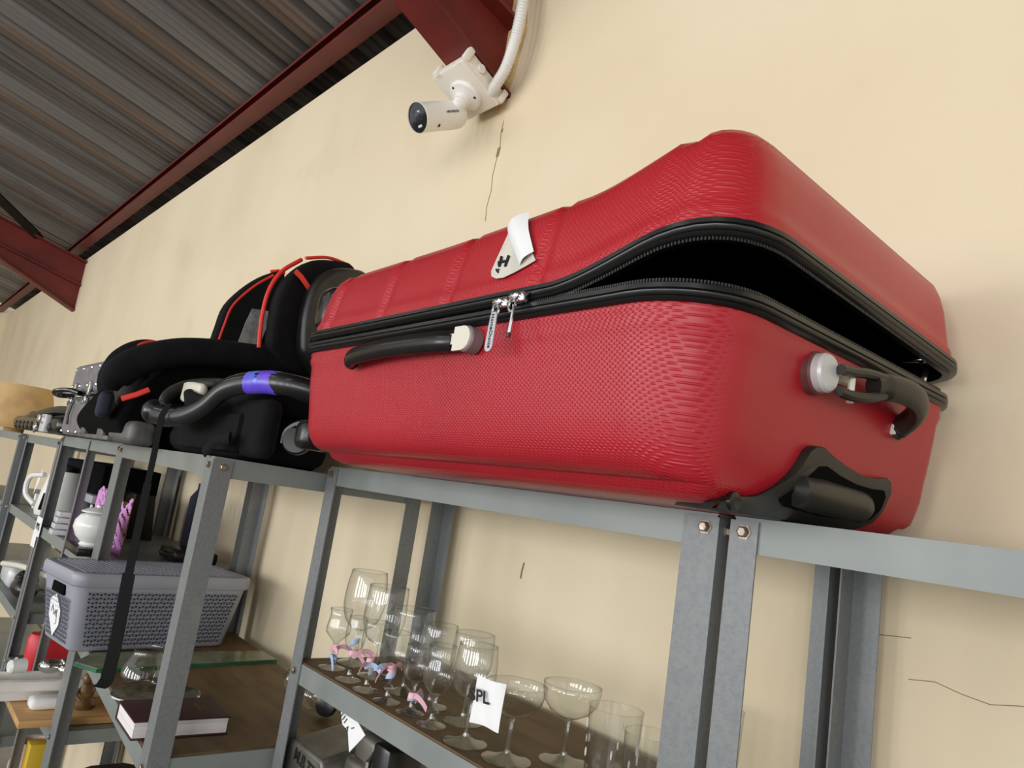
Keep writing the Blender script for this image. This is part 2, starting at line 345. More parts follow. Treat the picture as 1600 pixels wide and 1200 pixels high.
# ---------------------------------------------------------------- security camera and its conduit
H = tan(radians(23.63)); fn = Vector((0, -sin(radians(23.63)), -cos(radians(23.63)))); fs = Vector((0, cos(radians(23.63)), -sin(radians(23.63)))); fx = Vector((1, 0, 0))
O = Vector((-1.482, -.078, 2.837+.078*H))                        # on the haunch flange underside
sc = thing('security_camera', 'white bullet security camera on a junction box under the red rafter end', 'camera', O)
RM = Matrix((fx, fs, -fn)).transposed()
b = B(); b.rbox(O+fn*.024, (.128, .134, .046), .008, RM); b.rbox(O+fn*.047, (.134, .140, .008), .004, RM)
for sx, sy in ((-1, -1), (1, -1), (-1, 1), (1, 1)): b.rbox(O+fn*.02+fx*(sx*.062)+fs*(sy*.066), (.02, .02, .04), .006, RM)
jb = obj('junction_box', b, 'whiteold', sc, 'yellowed white junction box')
b = B(); b.lathe([(.012, 0), (.012, .006), (.009, .008), (.004, .008)], O+fx*.064+fs*-.02+fn*.02, (1, 0, 0), n=14)
obj('knockout_plug', b, 'whiteold', jb)
Mp = O+fn*.051+fx*-.004+fs*.008
b = B(); b.lathe([(.044, 0), (.044, .005), (.041, .010), (.03, .014), (.022, .018), (.02, .03)], Mp, fn, n=28)
obj('mount_base', b, 'white', sc)
for a in (20, 140, 260): obj('mount_screw', B().lathe([(.0035, .0), (.0035, .013), (.001, .013)], Mp+fx*(.035*cos(radians(a)))+fs*(.035*sin(radians(a))), fn, n=8), 'ink', sc)
cdn = Vector((.05, -.85, -.50)).normalized()                     # the way the camera looks
Cc = Mp+fn*.062+Vector((-.03, .012, .004)); front = Cc+cdn*.105; rear = Cc-cdn*.028
b = B(); b.tube([Mp+fn*.014, Mp+fn*.035, Cc], [.019, .018, .022], n=16); b.ell(Cc, (.027, .027, .027))
obj('mount_arm', b, 'white', sc)
b = B(); b.lathe([(.020, -.004), (.030, 0), (.0345, .008), (.036, .03), (.0365, .133), (.0375, .136), (.0375, .142), (.0366, .1435), (.0362, .141)], rear, cdn, n=36, cap=False)
bd = obj('housing', b, 'white', sc)
b = B(); b.lathe([(.0366, .1405), (.02, .141), (.001, .141)], rear, cdn, n=36)
obj('front_window', b, 'lens', sc, 'black front window of the camera')
su = (Vector((0, 0, 1))-cdn*cdn.z).normalized(); sr = cdn.cross(su)
RC = Matrix((sr, su, cdn)).transposed(); fo = rear+cdn*.1405
obj('lens', B().rbox(fo+su*.004, (.026, .026, .003), .003, RC).lathe([(.010, .001), (.010, .003), (.003, .0035)], fo+su*.004, cdn, n=20), mat('smoked_lens', (44, 48, 56), .1, spec=.8), sc)
obj('light_strip', B().rbox(fo-su*.021, (.015, .007, .003), .0015, RC), 'silverp', sc)
# maker's name and a small symbol on the side that faces the room
vd = Vector((.75, -.45, -.48)); vd = (vd-cdn*vd.dot(cdn)).normalized()
pu = cdn.cross(vd) if cdn.cross(vd).z > 0 else -cdn.cross(vd)
sidev = (vd+pu*.25).normalized()
text('maker_name', 'HIKVISION', 'ink', bd, rear+cdn*.055+sidev*.0368, -cdn, sidev.cross(-cdn), .0088)
s2 = (vd-pu*.75).normalized()
obj('mark', B().plate([(-.003, -.004), (.003, -.004), (.003, .004), (-.003, .004)], rear+cdn*.10+s2*.0366, -cdn, s2.cross(-cdn), .0006), 'ink', bd)
# ribbed flexible conduit
pth = spline([(-1.425, -.06, 2.818), (-1.40, -.062, 2.838), (-1.370, -.064, 2.868), (-1.350, -.066, 2.92), (-1.341, -.066, 2.995), (-1.348, -.062, 3.10), (-1.365, -.06, 3.27)], 40)
rr = [.0150 if (i//2) % 2 else .0130 for i in range(len(pth))]
b = B().tube(pth, rr, n=12)
tag(obj('conduit', b, 'white', org=(-1.405, -.055, 2.875), smooth=60), 'white ribbed flexible conduit curving up the wall from the camera box', 'conduit')

# ---------------------------------------------------------------- shelving
FL = .038
def unit(name_label, FRc, FLc, RRc, RLc, top, levels, lean=None, boards=(), wide={}):
    cx = (FRc[0]+FLc[0]+RRc[0]+RLc[0])/4; cy = (FRc[1]+FLc[1]+RRc[1]+RLc[1])/4
    t = thing('shelving_unit', name_label, 'shelving', (cx, cy, 0)); T = .0022
    for key, (x, y), sx, sy in (('FR', FRc, 1, -1), ('FL', FLc, -1, -1), ('RR', RRc, 1, 1), ('RL', RLc, -1, 1)):
        fl = wide.get(key, FL); dx, dy, tx, ty = -sx*fl, -sy*FL, -sx*T, -sy*T
        poly = [(x, y), (x+dx, y), (x+dx, y+ty), (x+tx, y+ty), (x+tx, y+dy), (x, y+dy)]
        b = B().prism(poly, 0, top-.004); lx, ly = (lean or {}).get(key, (0, 0))
        b.v = [Vector((p.x+lx*(top-p.z), p.y+ly*(top-p.z), p.z)) for p in b.v]
        p_ = obj('post', b, 'post', t, smooth=0)
        def bolt(c, ax):
            obj('bolt', B().lathe([(.0085, 0), (.0085, .001), (.0062, .0012), (.0062, .005), (.0045, .006)], c, ax, n=6), 'bolt', p_, smooth=0)
        if sy < 0:
            for z in [top]+levels[:2]: bolt((x-sx*.017+lx*(top-z), y+ly*(top-z), z-.016), (0, -1, 0))
        if key == 'FR':
            for z in [top]+levels[:2]: bolt((x+lx*(top-z), y+.02+ly*(top-z), z-.018), (1, 0, 0))
    i = .0028; Q_ = [Vector((RRc[0]-i, RRc[1]-i)), Vector((RLc[0]+i, RLc[1]-i)), Vector((FLc[0]+i, FLc[1]+i)), Vector((FRc[0]-i, FRc[1]+i))]
    cen = sum(Q_, Vector((0, 0)))/4; LH = .037
    for z in [top]+levels:
        b = B(); b.prism([tuple(p) for p in Q_], z-.0015, z)
        for k in range(4):
            a, c = Q_[k], Q_[(k+1) % 4]; e = (c-a).normalized(); nin = Vector((-e.y, e.x))
            if nin.dot(cen-a) < 0: nin = -nin
            b.prism([tuple(a), tuple(c), tuple(c+nin*.0015), tuple(a+nin*.0015)], z-LH, z-.0015)
            b.prism([tuple(a+nin*.0015+e*.012), tuple(c+nin*.0015-e*.012), tuple(c+nin*.014-e*.014), tuple(a+nin*.014+e*.014)], z-LH, z-LH+.0015)
        s_ = obj('shelf', b, 'rail', t, smooth=0)
        if z in boards:
            P4 = [cen+(p-cen)*.988 for p in Q_]
            obj('shelf_board', B().prism([tuple(p) for p in P4], z+.0002, z+.0032), 'board', s_, 'brown dusty board lying in the shelf', smooth=0)
    return t
YF = -.33
u1 = unit('grey steel shelving unit at the right edge, beside the suitcase corner', (.465, YF), (-.447, YF), (.465, -.025), (-.447, -.025), 1.8285, [1.45, 1.07, .6, .15], boards=(1.45,), wide={'FL': .033})
u2 = unit('grey steel shelving unit holding the drinking glasses under the suitcase', (-.461, YF), (-1.374, YF), (-.461, -.025), (-1.374, -.025), 1.8285, [1.45, 1.07, .6, .15], boards=(1.45,), wide={'FR': .046})
u3 = unit('deep grey steel shelving unit with the grey basket and the maroon book', (-1.386, -.557), (-2.372, -.482), (-1.386, -.085), (-2.372, -.030), 1.812, [1.28, .80, .3], boards=(1.28,))
u4 = unit('grey steel shelving unit with the white lidded bowl, just left of the grey basket', (-2.42, -.47), (-3.285, -.477), (-2.42, -.03), (-3.285, -.03), 1.815, [1.47, .995, .55], wide={'FL': .03})
b = B(); x, y, f_, T = -2.835, -.4745, .018, .0022; b.prism([(x, y), (x+f_, y), (x+f_, y+T), (x+T, y+T), (x+T, y+.03), (x, y+.03)], 0, 1.81); obj('post', b, 'post', u4, smooth=0)
u6 = unit('grey steel shelving unit with the white jug, under the black hard case', (-3.30, -.477), (-4.12, -.477), (-3.30, -.03), (-4.12, -.03), 1.80, [1.475, 1.14, .7])
u7 = unit('farthest grey steel shelving unit, at the left edge under the beige lampshade', (-4.14, -.50), (-5.40, -.50), (-4.14, -.03), (-5.40, -.03), 1.80, [1.475, 1.14, .7])

# ---------------------------------------------------------------- red suitcase (local frame: u to the right end, v to the wall, w up)
SL, SW, SR = .846, .52, .085
sui = thing('suitcase', 'large red hard-shell suitcase lying half unzipped on top of the shelving', 'suitcase', (-.336, -.030, 1.829), -radians(1.8))
ORG[sui] = Vector()
def smooth(t): t = max(0, min(1, t)); return t*t*(3-2*t)
def lift(u, v, w): 
    s = smooth((u+.20)/.20)*(1-.48*max(0, min(1, (v+SW)/SW))); return Vector((u+.016*s, v, w+.042*s+.008*smooth((u+.5)/.4)*(1 if w > .26 else 0)))
GR = [-.739, -.567, -.398, -.227, -.068]
def loop(ins, nl=110, ns=16, nc=9):
    r = max(SR-ins, .02); x0, x1, y0, y1 = -SL+ins, -ins, -SW+ins, -ins; out = []
    def seg(a, b, n):
        for i in range(n): t = i/n; out.append((a[0]+(b[0]-a[0])*t, a[1]+(b[1]-a[1])*t))
    q = max(.048-ins, .016)                                   # tighter corners on the hinge side
    def arc(cx, cy, a0, r):
        for i in range(nc): a = a0+pi/2*i/nc; out.append((cx+r*cos(a), cy+r*sin(a)))
    seg((x0+r, y0), (x1-r, y0), nl); arc(x1-r, y0+r, -pi/2, r); seg((x1, y0+r), (x1, y1-q), ns); arc(x1-q, y1-q, 0, q)
    seg((x1-q, y1), (x0+q, y1), nl); arc(x0+q, y1-q, pi/2, q); seg((x0, y1-q), (x0, y0+r), ns); arc(x0+r, y0+r, pi, r); return out
def groove(u, ww=.0085): 
    g = 0
    for c in GR:
        d = abs(u-c); g = max(g, 1-smooth((d-ww*.75)/(ww*.5)) if d < ww*1.3 else 0)
    return g
def endfill(p, ins):                                         # the short end runs flush to the bottom, without the groove
    u, v, w_ = p
    if w_ > .05: return p
    t = (.05-w_)/.05; e = .017+.012*t+.022*t**5; return (u+(ins-e)*smooth((u+.22)/.16), v, w_)
def loft(levels, fn=None, gd=0, fill=True, close=False, end=None):
    b = B(); Ls = []; n = 0
    for ins, w_ in levels:
        lp = loop(ins); n = len(lp); row = []
        for (u, v) in lp:
            g = groove(u)*gd if (v < -SW+.13 or v > -.13) and -SL+SR < u < -.03 else 0
            sg = 1 if v < -SW/2 else -1
            p = (u, v+sg*g, w_-(g if ins > .03 else 0)); p = end(p, ins) if end else p; row.append(fn(*p) if fn else Vector(p))
        Ls.append(row)
    vs = [p for r in Ls for p in r]; m = len(levels)
    fs = [[i*n+k, i*n+(k+1) % n, (i+1)*n+(k+1) % n, (i+1)*n+k] for i in range(m-1) for k in range(n)]
    if close: fs += [[(m-1)*n+k, (m-1)*n+(k+1) % n, (k+1) % n, k] for k in range(n)]
    if fill: fs.append(list(range((m-1)*n, m*n)))
    return b.add(vs, fs)
low = obj('lower_shell', loft([(-.002, .172), (0, .166), (-.001, .160), (.003, .150), (.005, .13), (.009, .10), (.013, .075), (.016, .052), (.022, .035), (.031, .024), (.042, .018), (.050, .0175), (.054, .020), (.058, .016), (.064, .008), (.078, .002), (.11, 0)], end=endfill), 'red', sui, smooth=50)
lid = obj('upper_shell', loft([(-.002, .207), (0, .213), (-.001, .218), (.003, .226), (.005, .24), (.009, .262), (.014, .282), (.021, .298), (.032, .310), (.048, .317), (.075, .320), (.12, .320)], lift, .0045), 'redlid', sui, smooth=50)
obj('lining', loft([(.006, .185), (.02, .10), (.05, .035)]), 'lining', sui, 'black lining inside the case')
obj('lining', loft([(.008, .207), (.02, .26), (.05, .30)], lift), 'lining', sui)
def trim(z0, z1, fn=None):
    h = z1-z0; pr = [(0, z0), (-.006, z0+.06*h), (-.008, z0+.2*h), (-.0055, z0+.27*h), (-.008, z0+.34*h), (-.0085, z0+.52*h), (-.006, z0+.58*h), (-.008, z0+.65*h), (-.0075, z0+.9*h), (0, z1), (.008, z1), (.008, z0)]
    return loft(pr, fn, fill=False, close=True)
obj('lower_trim', trim(.171, .1895), 'rubber', sui, smooth=60)
obj('upper_trim', trim(.1905, .2085, lift), 'rubber', sui, smooth=60)
# zipper teeth along both open edges, right of the pulls
b = B(); lp = loop(-.003)
def teeth(fn, z):
    acc = 0
    for i in range(len(lp)):
        (u0, v0), (u1, v1) = lp[i], lp[(i+1) % len(lp)]
        if u0 < -.24 or v0 > -.05: continue
        L_ = sqrt((u1-u0)**2+(v1-v0)**2); nn = max(1, int(L_/.0028))
        for k in range(nn):
            t = k/nn; p = Vector((u0+(u1-u0)*t, v0+(v1-v0)*t, z)); p = fn(*p) if fn else p; b.box(p, (.0016, .0016, .003))
teeth(None, .191); teeth(lift, .189)
obj('zipper_teeth', b, mat('dark_zip', (52, 52, 50), .4, .3), sui, kind='stuff', smooth=0)
FV = -SW-.0085                                                    # front of trim
def pull(u, w_, tagdrop, nm, edge=False):
    b = B(); b.rbox((u, FV-.004, w_), (.026, .009, .012), .003); b.rbox((u, FV-.010, w_+.001), (.016, .005, .006), .002)
    s_ = obj('zipper_slider', b, 'chrome', sui)
    ring = [(u+.0055*cos(a), FV-.011, w_-.010+.0075*sin(a)) for a in [2*pi*i/16 for i in range(17)]]
    obj('pull_ring', B().tube(ring, .0014, n=6, cap=False), 'chrome', s_)
    return s_
s1 = pull(-.264, .190, .04, 'a')
b = B(); tp = [(-.0065, 0), (.0065, 0), (.0065, -.004)]; 
prof = [(.0068*cos(a), -.037+.0068*sin(a)) for a in [pi+pi*i/10 for i in range(11)]]+[(.0058, -.002), (.003, .001), (-.003, .001), (-.0058, -.002)]
b.plate(prof, (-.264, FV-.011, .177), (1, 0, 0), (.03, 0, 1), .0016)
tg = obj('pull_tab', b, 'silver', s1)
text('maker_name', 'HomeChoice', 'ink', tg, (-.2648, FV-.0126, .1565), (.03, 0, -1), (1, 0, .03), .0072, .0004)
s2_ = pull(-.236, .193, .04, 'b')
b = B(); b.tube([(-.231, FV-.012, .182), (-.2295, FV-.014, .165), (-.2305, FV-.014, .150)], .0019, n=8)
t2 = obj('pull_tab', b, 'chrome', s2_); obj('rubber_tip', B().tube([(-.2305, FV-.014, .151), (-.2307, FV-.014, .146)], .0023, n=8), 'rubber', t2)
# carry handle on the long side
fv = -SW-.001
b = B(); pth = spline([(-.616, fv-.002, .1465), (-.610, fv-.010, .1480), (-.585, fv-.015, .1515), (-.515, fv-.017, .1550), (-.45, fv-.016, .1560), (-.39, fv-.014, .1555), (-.345, fv-.010, .154)], 6)
b.tube(pth, [.0125]*3+[.0135]*(len(pth)-6)+[.0125]*3, n=14, flat=(1, .75), up=(0, 0, 1))
hd = obj('side_handle', b, 'blackp', sui, 'black carry handle on the long side')
cap = [(-.395, -.0125)]+[(-.337+.0145*cos(a), .0145*sin(a)) for a in [-pi/2+pi*i/12 for i in range(13)]]+[(-.352, .0145), (-.352, .006), (-.425, .0065), (-.428, .003), (-.428, -.003), (-.425, -.0065), (-.352, -.006), (-.352, -.0125)]
cap = [(-.340, -.0145)]+[(-.322+.0145*cos(a), .0145*sin(a)) for a in [-pi/2+pi*i/12 for i in range(13)]]+[(-.340, .0145), (-.340, .0065), (-.408, .0065), (-.414, .002), (-.414, -.002), (-.408, -.0065), (-.340, -.0065)]
obj('handle_cap', B().plate(cap, (0, fv-.0175, .1545), (1, 0, 0), (0, 0, 1), -.0035), 'cream', hd, 'cream end cap of the handle')
obj('handle_base', B().lathe([(.0158, 0), (.0158, .014), (.0145, .0155)], (-.321, fv+.001, .1545), (0, -1, 0), n=20), mat('mauve_grey_plastic', (128, 112, 114), .4), hd)
obj('handle_cap', B().rbox((-.619, fv-.004, .148), (.010, .010, .020), .002), 'cream', hd)
# handle on the right end
eu = -.002
th_ = obj('top_handle', B().tube(spline([(eu+.026, -.268, .147), (eu+.033, -.234, .151), (eu+.036, -.20, .151), (eu+.030, -.170, .146), (eu+.018, -.152, .138), (eu+.004, -.145, .129), (eu-.006, -.144, .121)], 6), [.0125]*3+[.0145]*31+[.013]*3, n=14, flat=(1, .75), up=(0, 0, 1)), 'dustp', sui, 'black handle on the right end')
for dz in (.012, -.012): obj('fork', B().tube(spline([(eu+.022, -.328, .139+dz*.9), (eu+.024, -.308, .140+dz), (eu+.027, -.28, .144+dz), (eu+.031, -.25, .149+dz*.6)], 5), .0055, n=10), 'dustp', th_)
obj('handle_cap', B().lathe([(.0195, 0), (.0195, .016), (.0175, .019), (.001, .0195)], (eu-.002, -.338, .1445), (1, 0, 0), n=26), 'silverp', th_, 'silver round end cap of the handle')
obj('cap_ring', B().lathe([(.0215, 0), (.0215, .009), (.0195, .011)], (eu-.004, -.338, .1445), (1, 0, 0), n=26), mat('maroon_grey_plastic', (104, 62, 60), .4), th_)
obj('handle_pin', B().tube([(eu+.020, -.302, .122), (eu+.020, -.300, .152)], .0035, n=8), 'cream', th_)
obj('handle_base', B().rbox((eu+.003, -.284, .152), (.012, .024, .014), .004), 'cream', th_)
obj('handle_base', B().rbox((eu-.003, -.144, .123), (.012, .024, .014), .004), 'cream', th_)
# moulded corner foot on the right end
pl = [(-.296, .076), (-.305, .070), (-.312, .058), (-.322, .044), (-.336, .030), (-.355, .019), (-.38, .013), (-.40, .011), (-.41, .004), (-.40, -.002), (-.15, .002), (-.128, .014), (-.116, .034), (-.112, .052), (-.118, .064), (-.130, .068), (-.16, .063), (-.19, .062), (-.23, .067), (-.262, .073), (-.28, .078)]
pl = [(p-.022, q) for p, q in pl]
def endplane(w_):
    if w_ > .052: return -.003-(.150-w_)*.135
    t = (.05-w_)/.05; return -(.017+.012*t+.022*max(0, t)**5)
def pplate(poly, rise, t, zs=1.): 
    b = B(); n = len(poly); c = (sum(p[0] for p in poly)/n, sum(p[1] for p in poly)/n)
    rows = []
    for sc_, dd in ((1, -t), (1, rise*.6), (.96, rise)):
        rows.append([Vector((endplane(q)+dd, c[0]+(p-c[0])*sc_, c[1]+(q-c[1])*sc_)) for p, q in poly])
    vs = [p for r in rows for p in r]
    fs = [[i*n+k, i*n+(k+1) % n, (i+1)*n+(k+1) % n, (i+1)*n+k] for i in range(2) for k in range(n)]
    b.add(vs, fs)
    bm = bmesh.new(); bm.faces.new([bm.verts.new(p) for p in rows[2]]); bmesh.ops.triangulate(bm, faces=bm.faces[:])
    for _ in range(3): bmesh.ops.subdivide_edges(bm, edges=bm.edges[:], cuts=1, use_grid_fill=True)
    bm.verts.index_update()
    for p in bm.verts: p.co.x = endplane(p.co.z)+rise
    b.add([p.co.copy() for p in bm.verts], [[q.index for q in f.verts] for f in bm.faces]); bm.free()
    return b
ft = obj('corner_foot', pplate(pl, .009, .03), 'dustp', sui, 'black moulded foot on the lower right corner', smooth=40)
rc = [(-.285, .058), (-.27, .0605), (-.24, .055), (-.20, .051), (-.16, .051), (-.135, .053), (-.126, .046), (-.128, .032), (-.14, .018), (-.16, .012), (-.25, .010), (-.32, .012), (-.335, .017), (-.325, .025), (-.305, .040)]
rc = [(p-.022, q) for p, q in rc]
obj('foot_recess_shade', pplate(rc, .0102, .02), 'lining', ft)  # black plate laid on the foot paints a recess in shade
ax0 = Vector((-.018, -.327, .031)); ax1 = Vector((-.018, -.187, .030))
b = B(); b.tube([ax0+(ax1-ax0)*t for t in (-.08, 0, .25, .6, .85, .97, 1.06, 1.10)], [.008, .0165, .019, .0185, .0185, .0165, .011, .003], n=18)
obj('foot_roller', b, 'dustp', ft)
obj('foot_stud', B().ell((endplane(.035)+.012, -.207, .034), (.006, .019, .0085)), 'dustp', ft)
obj('foot_stud', B().lathe([(.009, 0), (.009, .004), (.005, .005), (.001, .003)], (endplane(.008)+.008, -.414, .0075), (1, 0, 0), n=14), 'blackp', ft)
# wheels on the left end (black castors)
def castor(v, w_, s):
    b = B(); b.rbox((-SL+.004, v, w_), (.05, .06, .05), .014, seg=3)
    h = obj('castor_housing', b, 'blackp', sui)
    b = B(); c0 = Vector((-SL-.035, v-.012, w_-.010))
    b.lathe([(.012, -.010), (.024, -.009), (.0265, -.004), (.0265, .004), (.024, .009), (.012, .010)], c0, (.75, -.6, .12), n=22)
    obj('wheel', b, 'dustp', h)
    b = B(); b.tube(spline([(-SL+.0, v, w_+.018), (-SL-.03, v-.01, w_+.018), (-SL-.056, v-.018, w_+.004), (-SL-.062, v-.018, w_-.018)], 5), .009, n=10, flat=(1, 1.6))
    obj('fork', b, 'dustp', h)
castor(-SW+.06, .042, 1); castor(-.07, .042, 1); castor(-SW+.10, .270, 1); castor(-.09, .270, 1)
b = B(); b.rbox((-SL+.022, -SW+.055, .262), (.066, .075, .082), .022, seg=3)
obj('corner_guard', b, 'blackp', sui)
# hinge bracket in the gap at the far corner
b = B(); b.tube([(-.03, -.035, .185), (-.022, -.03, .236)], .006, n=10); b.rbox((-.03, -.04, .232), (.03, .02, .006), .002)
obj('hinge_bracket', b, 'chrome', sui)
# half peeled paper sticker on the lid front
so = Vector((-.284, -SW+.0045, 0))
flat = [(-.029, .252), (-.031, .241), (-.027, .2335), (-.016, .2285), (-.002, .2275), (.016, .231), (.036, .2365), (.049, .2405), (.02, .272), (-.012, .30), (-.025, .299)]
ff = [(p[0], p[1]) for p in flat]
b = B(); n = len(ff)
def lidv(w_): return -SW+.0035+(w_-.226)*.18+max(0, w_-.275)**2*6
vs = [Vector((-.284+p, lidv(q)-.0042, q)) for p, q in ff]; b.add(vs+[v+Vector((0, .0008, 0)) for v in vs], [list(range(n)), list(range(n, 2*n))[::-1]]+[[i, (i+1) % n, n+(i+1) % n, n+i] for i in range(n)])
st = obj('sticker', b, 'tape', sui, 'half peeled paper sticker marked H')
b = B(); g = []
A0 = Vector((-.285-.030, 0, .300)); A1 = Vector((-.284+.024, 0, .2385)); ed = (A1-A0)
NI, NJ = 12, 10
for i in range(NI+1):
    for j in range(NJ+1):
        s_ = i/NI; t_ = j/NJ
        base = A0+ed*s_; wid = .040*(1-.30*s_)*t_
        ang = t_*2.0
        off = Vector((.72, 0, .46))*wid
        p = base+off; p.y = lidv(p.z)-.005-.012*sin(min(t_*1.5, 1)*pi/2)*(1-.45*s_)*(1-.75*t_**2)
        g.append(p)
b.add(g, [[i*(NJ+1)+j, i*(NJ+1)+j+1, (i+1)*(NJ+1)+j+1, (i+1)*(NJ+1)+j] for i in range(NI) for j in range(NJ)])
obj('peeled_flap', b, 'paper', st, 'curled white back of the sticker', smooth=80)
def ink_bar(pts, r): return [[Vector((-.284+p, lidv(q)-.0050, q)) for p, q in pts], r]
b = B()
for pts, r in ([(-.018, .2575), (-.016, .2440)], .0017), ([(-.004, .2560), (-.004, .2420)], .0017), ([(-.0165, .2505), (-.004, .2490)], .0017), ([(-.021, .2515), (-.019, .2465), (-.017, .2450)], .0009), ([(-.020, .2410), (-.017, .2380), (-.014, .2360)], .0013), ([(-.018, .2385), (-.0145, .2405)], .0009):
    q = ink_bar(pts, r); b.tube(q[0], q[1], n=6)
obj('handwriting', b, 'ink', st)

# ---------------------------------------------------------------- child car seat
cs = thing('child_car_seat', 'black child car seat with red piping and tall winged backrest, left of the red suitcase', 'car seat', (-2.08, -.35, 1.813))
def side_prism(prof, xa, xb):
    n = len(prof); return B().add([(x, y, z) for x in (xa, xb) for y, z in prof], [list(range(n)), list(range(n, 2*n))[::-1]]+[[i, (i+1) % n, n+(i+1) % n, n+i] for i in range(n)])
prof = [(p.y, p.z) for p in spline([(0, -.585, 1.816), (0, -.615, 1.86), (0, -.60, 1.91), (0, -.555, 1.985), (0, -.50, 2.04), (0, -.43, 2.06), (0, -.35, 2.06), (0, -.24, 2.03), (0, -.14, 1.96), (0, -.10, 1.816)], 4)]
def bev(o, w_=.012, seg=3):
    m_ = o.modifiers.new('b', 'BEVEL'); m_.width = w_; m_.segments = seg; m_.limit_method = 'ANGLE'; m_.angle_limit = radians(40); return o
bev(obj('base_shell', side_prism(prof, -1.885, -2.36), 'lining', cs, 'black plastic shell of the seat', smooth=50), .02)
for x, dx, sh, dz in ((-1.885, 1, 0, 0), (-2.35, -1, .085, .045)):
    A_ = [(x-dx*.01, -.645+sh, 1.93), (x-dx*.004, -.642+sh, 1.960+dz*.5), (x+dx*.004, -.605+sh*.8, 2.005+dz), (x+dx*.008, -.53+sh*.5, 2.045+dz), (x+dx*.010, -.45+sh*.3, 2.066+dz*.6), (x+dx*.012, -.36, 2.078), (x+dx*.02, -.27, 2.09), (x+dx*.03, -.2, 2.10)]
    b = B(); b.tube(spline(A_, 6), [.016, .019, .022, .025, .028, .031, .033]+[.036]*36, n=14)
    obj('arm_bolster', b, 'fabric', cs)
    b = B(); b.tube(spline([(x-dx*.024, -.645+sh, 1.965+dz*.5), (x-dx*.020, -.60+sh*.8, 2.022+dz), (x-dx*.018, -.53+sh*.5, 2.072+dz), (x-dx*.016, -.40, 2.104+dz*.5), (x-dx*.016, -.30, 2.116)], 6), .0042, n=8)
    obj('red_piping', b, 'piping', cs)
b = B(); b.tube([(-1.876, -.622, 1.912), (-1.866, -.595, 1.928), (-1.862, -.572, 1.945)], .004, n=8, flat=(1.6, .6)); obj('red_piping', b, 'piping', cs)
b = B(); b.rbox((-2.12, -.38, 2.02), (.40, .40, .07), .03, seg=3); b.rbox((-2.13, -.555, 1.955), (.36, .06, .14), .025, seg=3, R=Matrix.Rotation(radians(-8), 3, 'Z'))
obj('seat_cushion', b, 'fabric2', cs)
obj('front_flap', B().rbox((-1.945, -.64, 1.895), (.10, .03, .06), .012, seg=3, R=Matrix.Rotation(radians(-10), 3, 'Z')), 'navy', cs)
# backrest shell: rounded tall plate, curved round the sides
def grid_patch(fn, nu, nv, t=.01):
    b = B(); g = [fn(i/nu, j/nv) for i in range(nu+1) for j in range(nv+1)]
    return b.add(g, [[i*(nv+1)+j, i*(nv+1)+j+1, (i+1)*(nv+1)+j+1, (i+1)*(nv+1)+j] for i in range(nu) for j in range(nv)])
def solid(o, t, lv=0):
    m_ = o.modifiers.new('s', 'SOLIDIFY'); m_.thickness = t; m_.offset = 0
    m_ = o.modifiers.new('b', 'BEVEL'); m_.width = t*.42; m_.segments = 3; m_.limit_method = 'ANGLE'; m_.angle_limit = radians(50)
    return o
def shell(s, t):                                                  # s across 0..1, t height 0..1
    z = 2.02+t*(.385-.05*(2*s-1)**2*(1 if t > .7 else t/.7)); a = (s-.5)*2; hw = .245*(1-.18*max(0, t-.55)**1.5*2)
    return Vector((-2.03+hw*sin(a*1.45)/sin(1.45)*1.02, -.075-.14*abs(a)**3.2+.03*t, z))
solid(obj('back_shell', grid_patch(shell, 24, 14), 'dustp', cs, 'black plastic shell behind the backrest', smooth=80), .022)
def wingpoly(pts, x, name, lab=None, thick=.05, m='fabric', lean=0.):
    P = [(p.y, p.z) for p in spline([(0, *p) for p in pts]+[(0, *pts[0])], 4)][:-1]
    b = side_prism(P, x-thick/2, x+thick/2)
    for v in b.v: v.x += lean*(-.2-v.y)
    o = obj(name, b, m, cs, lab, smooth=60); return bev(o, .016, 4), P
rw = [(-.358, 2.10), (-.365, 2.17), (-.362, 2.235), (-.338, 2.295), (-.288, 2.347), (-.215, 2.375), (-.16, 2.381), (-.14, 2.33), (-.15, 2.22), (-.18, 2.08), (-.26, 2.06)]
_, P = wingpoly(rw, -1.80, 'side_wing', 'black wing of the backrest nearest the suitcase', .06, lean=.25)
def edge_pipe(pts, x, lean=0., r=.0055):
    b = B(); b.tube([(x+lean*(-.2-y), y, z) for y, z in pts], r, n=8); obj('red_piping', b, 'piping', cs)
edge_pipe([(p.y, p.z) for p in spline([(0, -.368, 2.095), (0, -.377, 2.17), (0, -.374, 2.24), (0, -.35, 2.30), (0, -.30, 2.352)], 6)], -1.825, .25)
edge_pipe([(p.y, p.z) for p in spline([(0, -.30, 2.352), (0, -.23, 2.380), (0, -.16, 2.386)], 6)], -1.80, .25, .0045)
b = B(); b.strip([(-1.728, -.340, 2.296), (-1.729, -.322, 2.287), (-1.734, -.30, 2.272), (-1.738, -.286, 2.264)], (0, .45, 1), .013, .0025); obj('red_band', b, 'piping', cs)
sp = [(-.286, 2.10), (-.297, 2.16), (-.300, 2.216), (-.290, 2.278), (-.25, 2.330), (-.19, 2.353), (-.14, 2.345), (-.105, 2.25), (-.12, 2.06), (-.2, 2.04)]
PP = [(p.y, p.z) for p in spline([(0, *p) for p in sp]+[(0, *sp[0])], 4)][:-1]
bev(obj('shell_side', side_prism(PP, -1.715, -1.775), 'dustp', cs, 'black plastic side of the backrest shell', smooth=60), .024, 4)
b = B(); b.tube([(-1.775, -.305, 2.145), (-1.765, -.285, 2.12), (-1.76, -.262, 2.108)], .006, n=8); obj('red_piping', b, 'piping', cs)
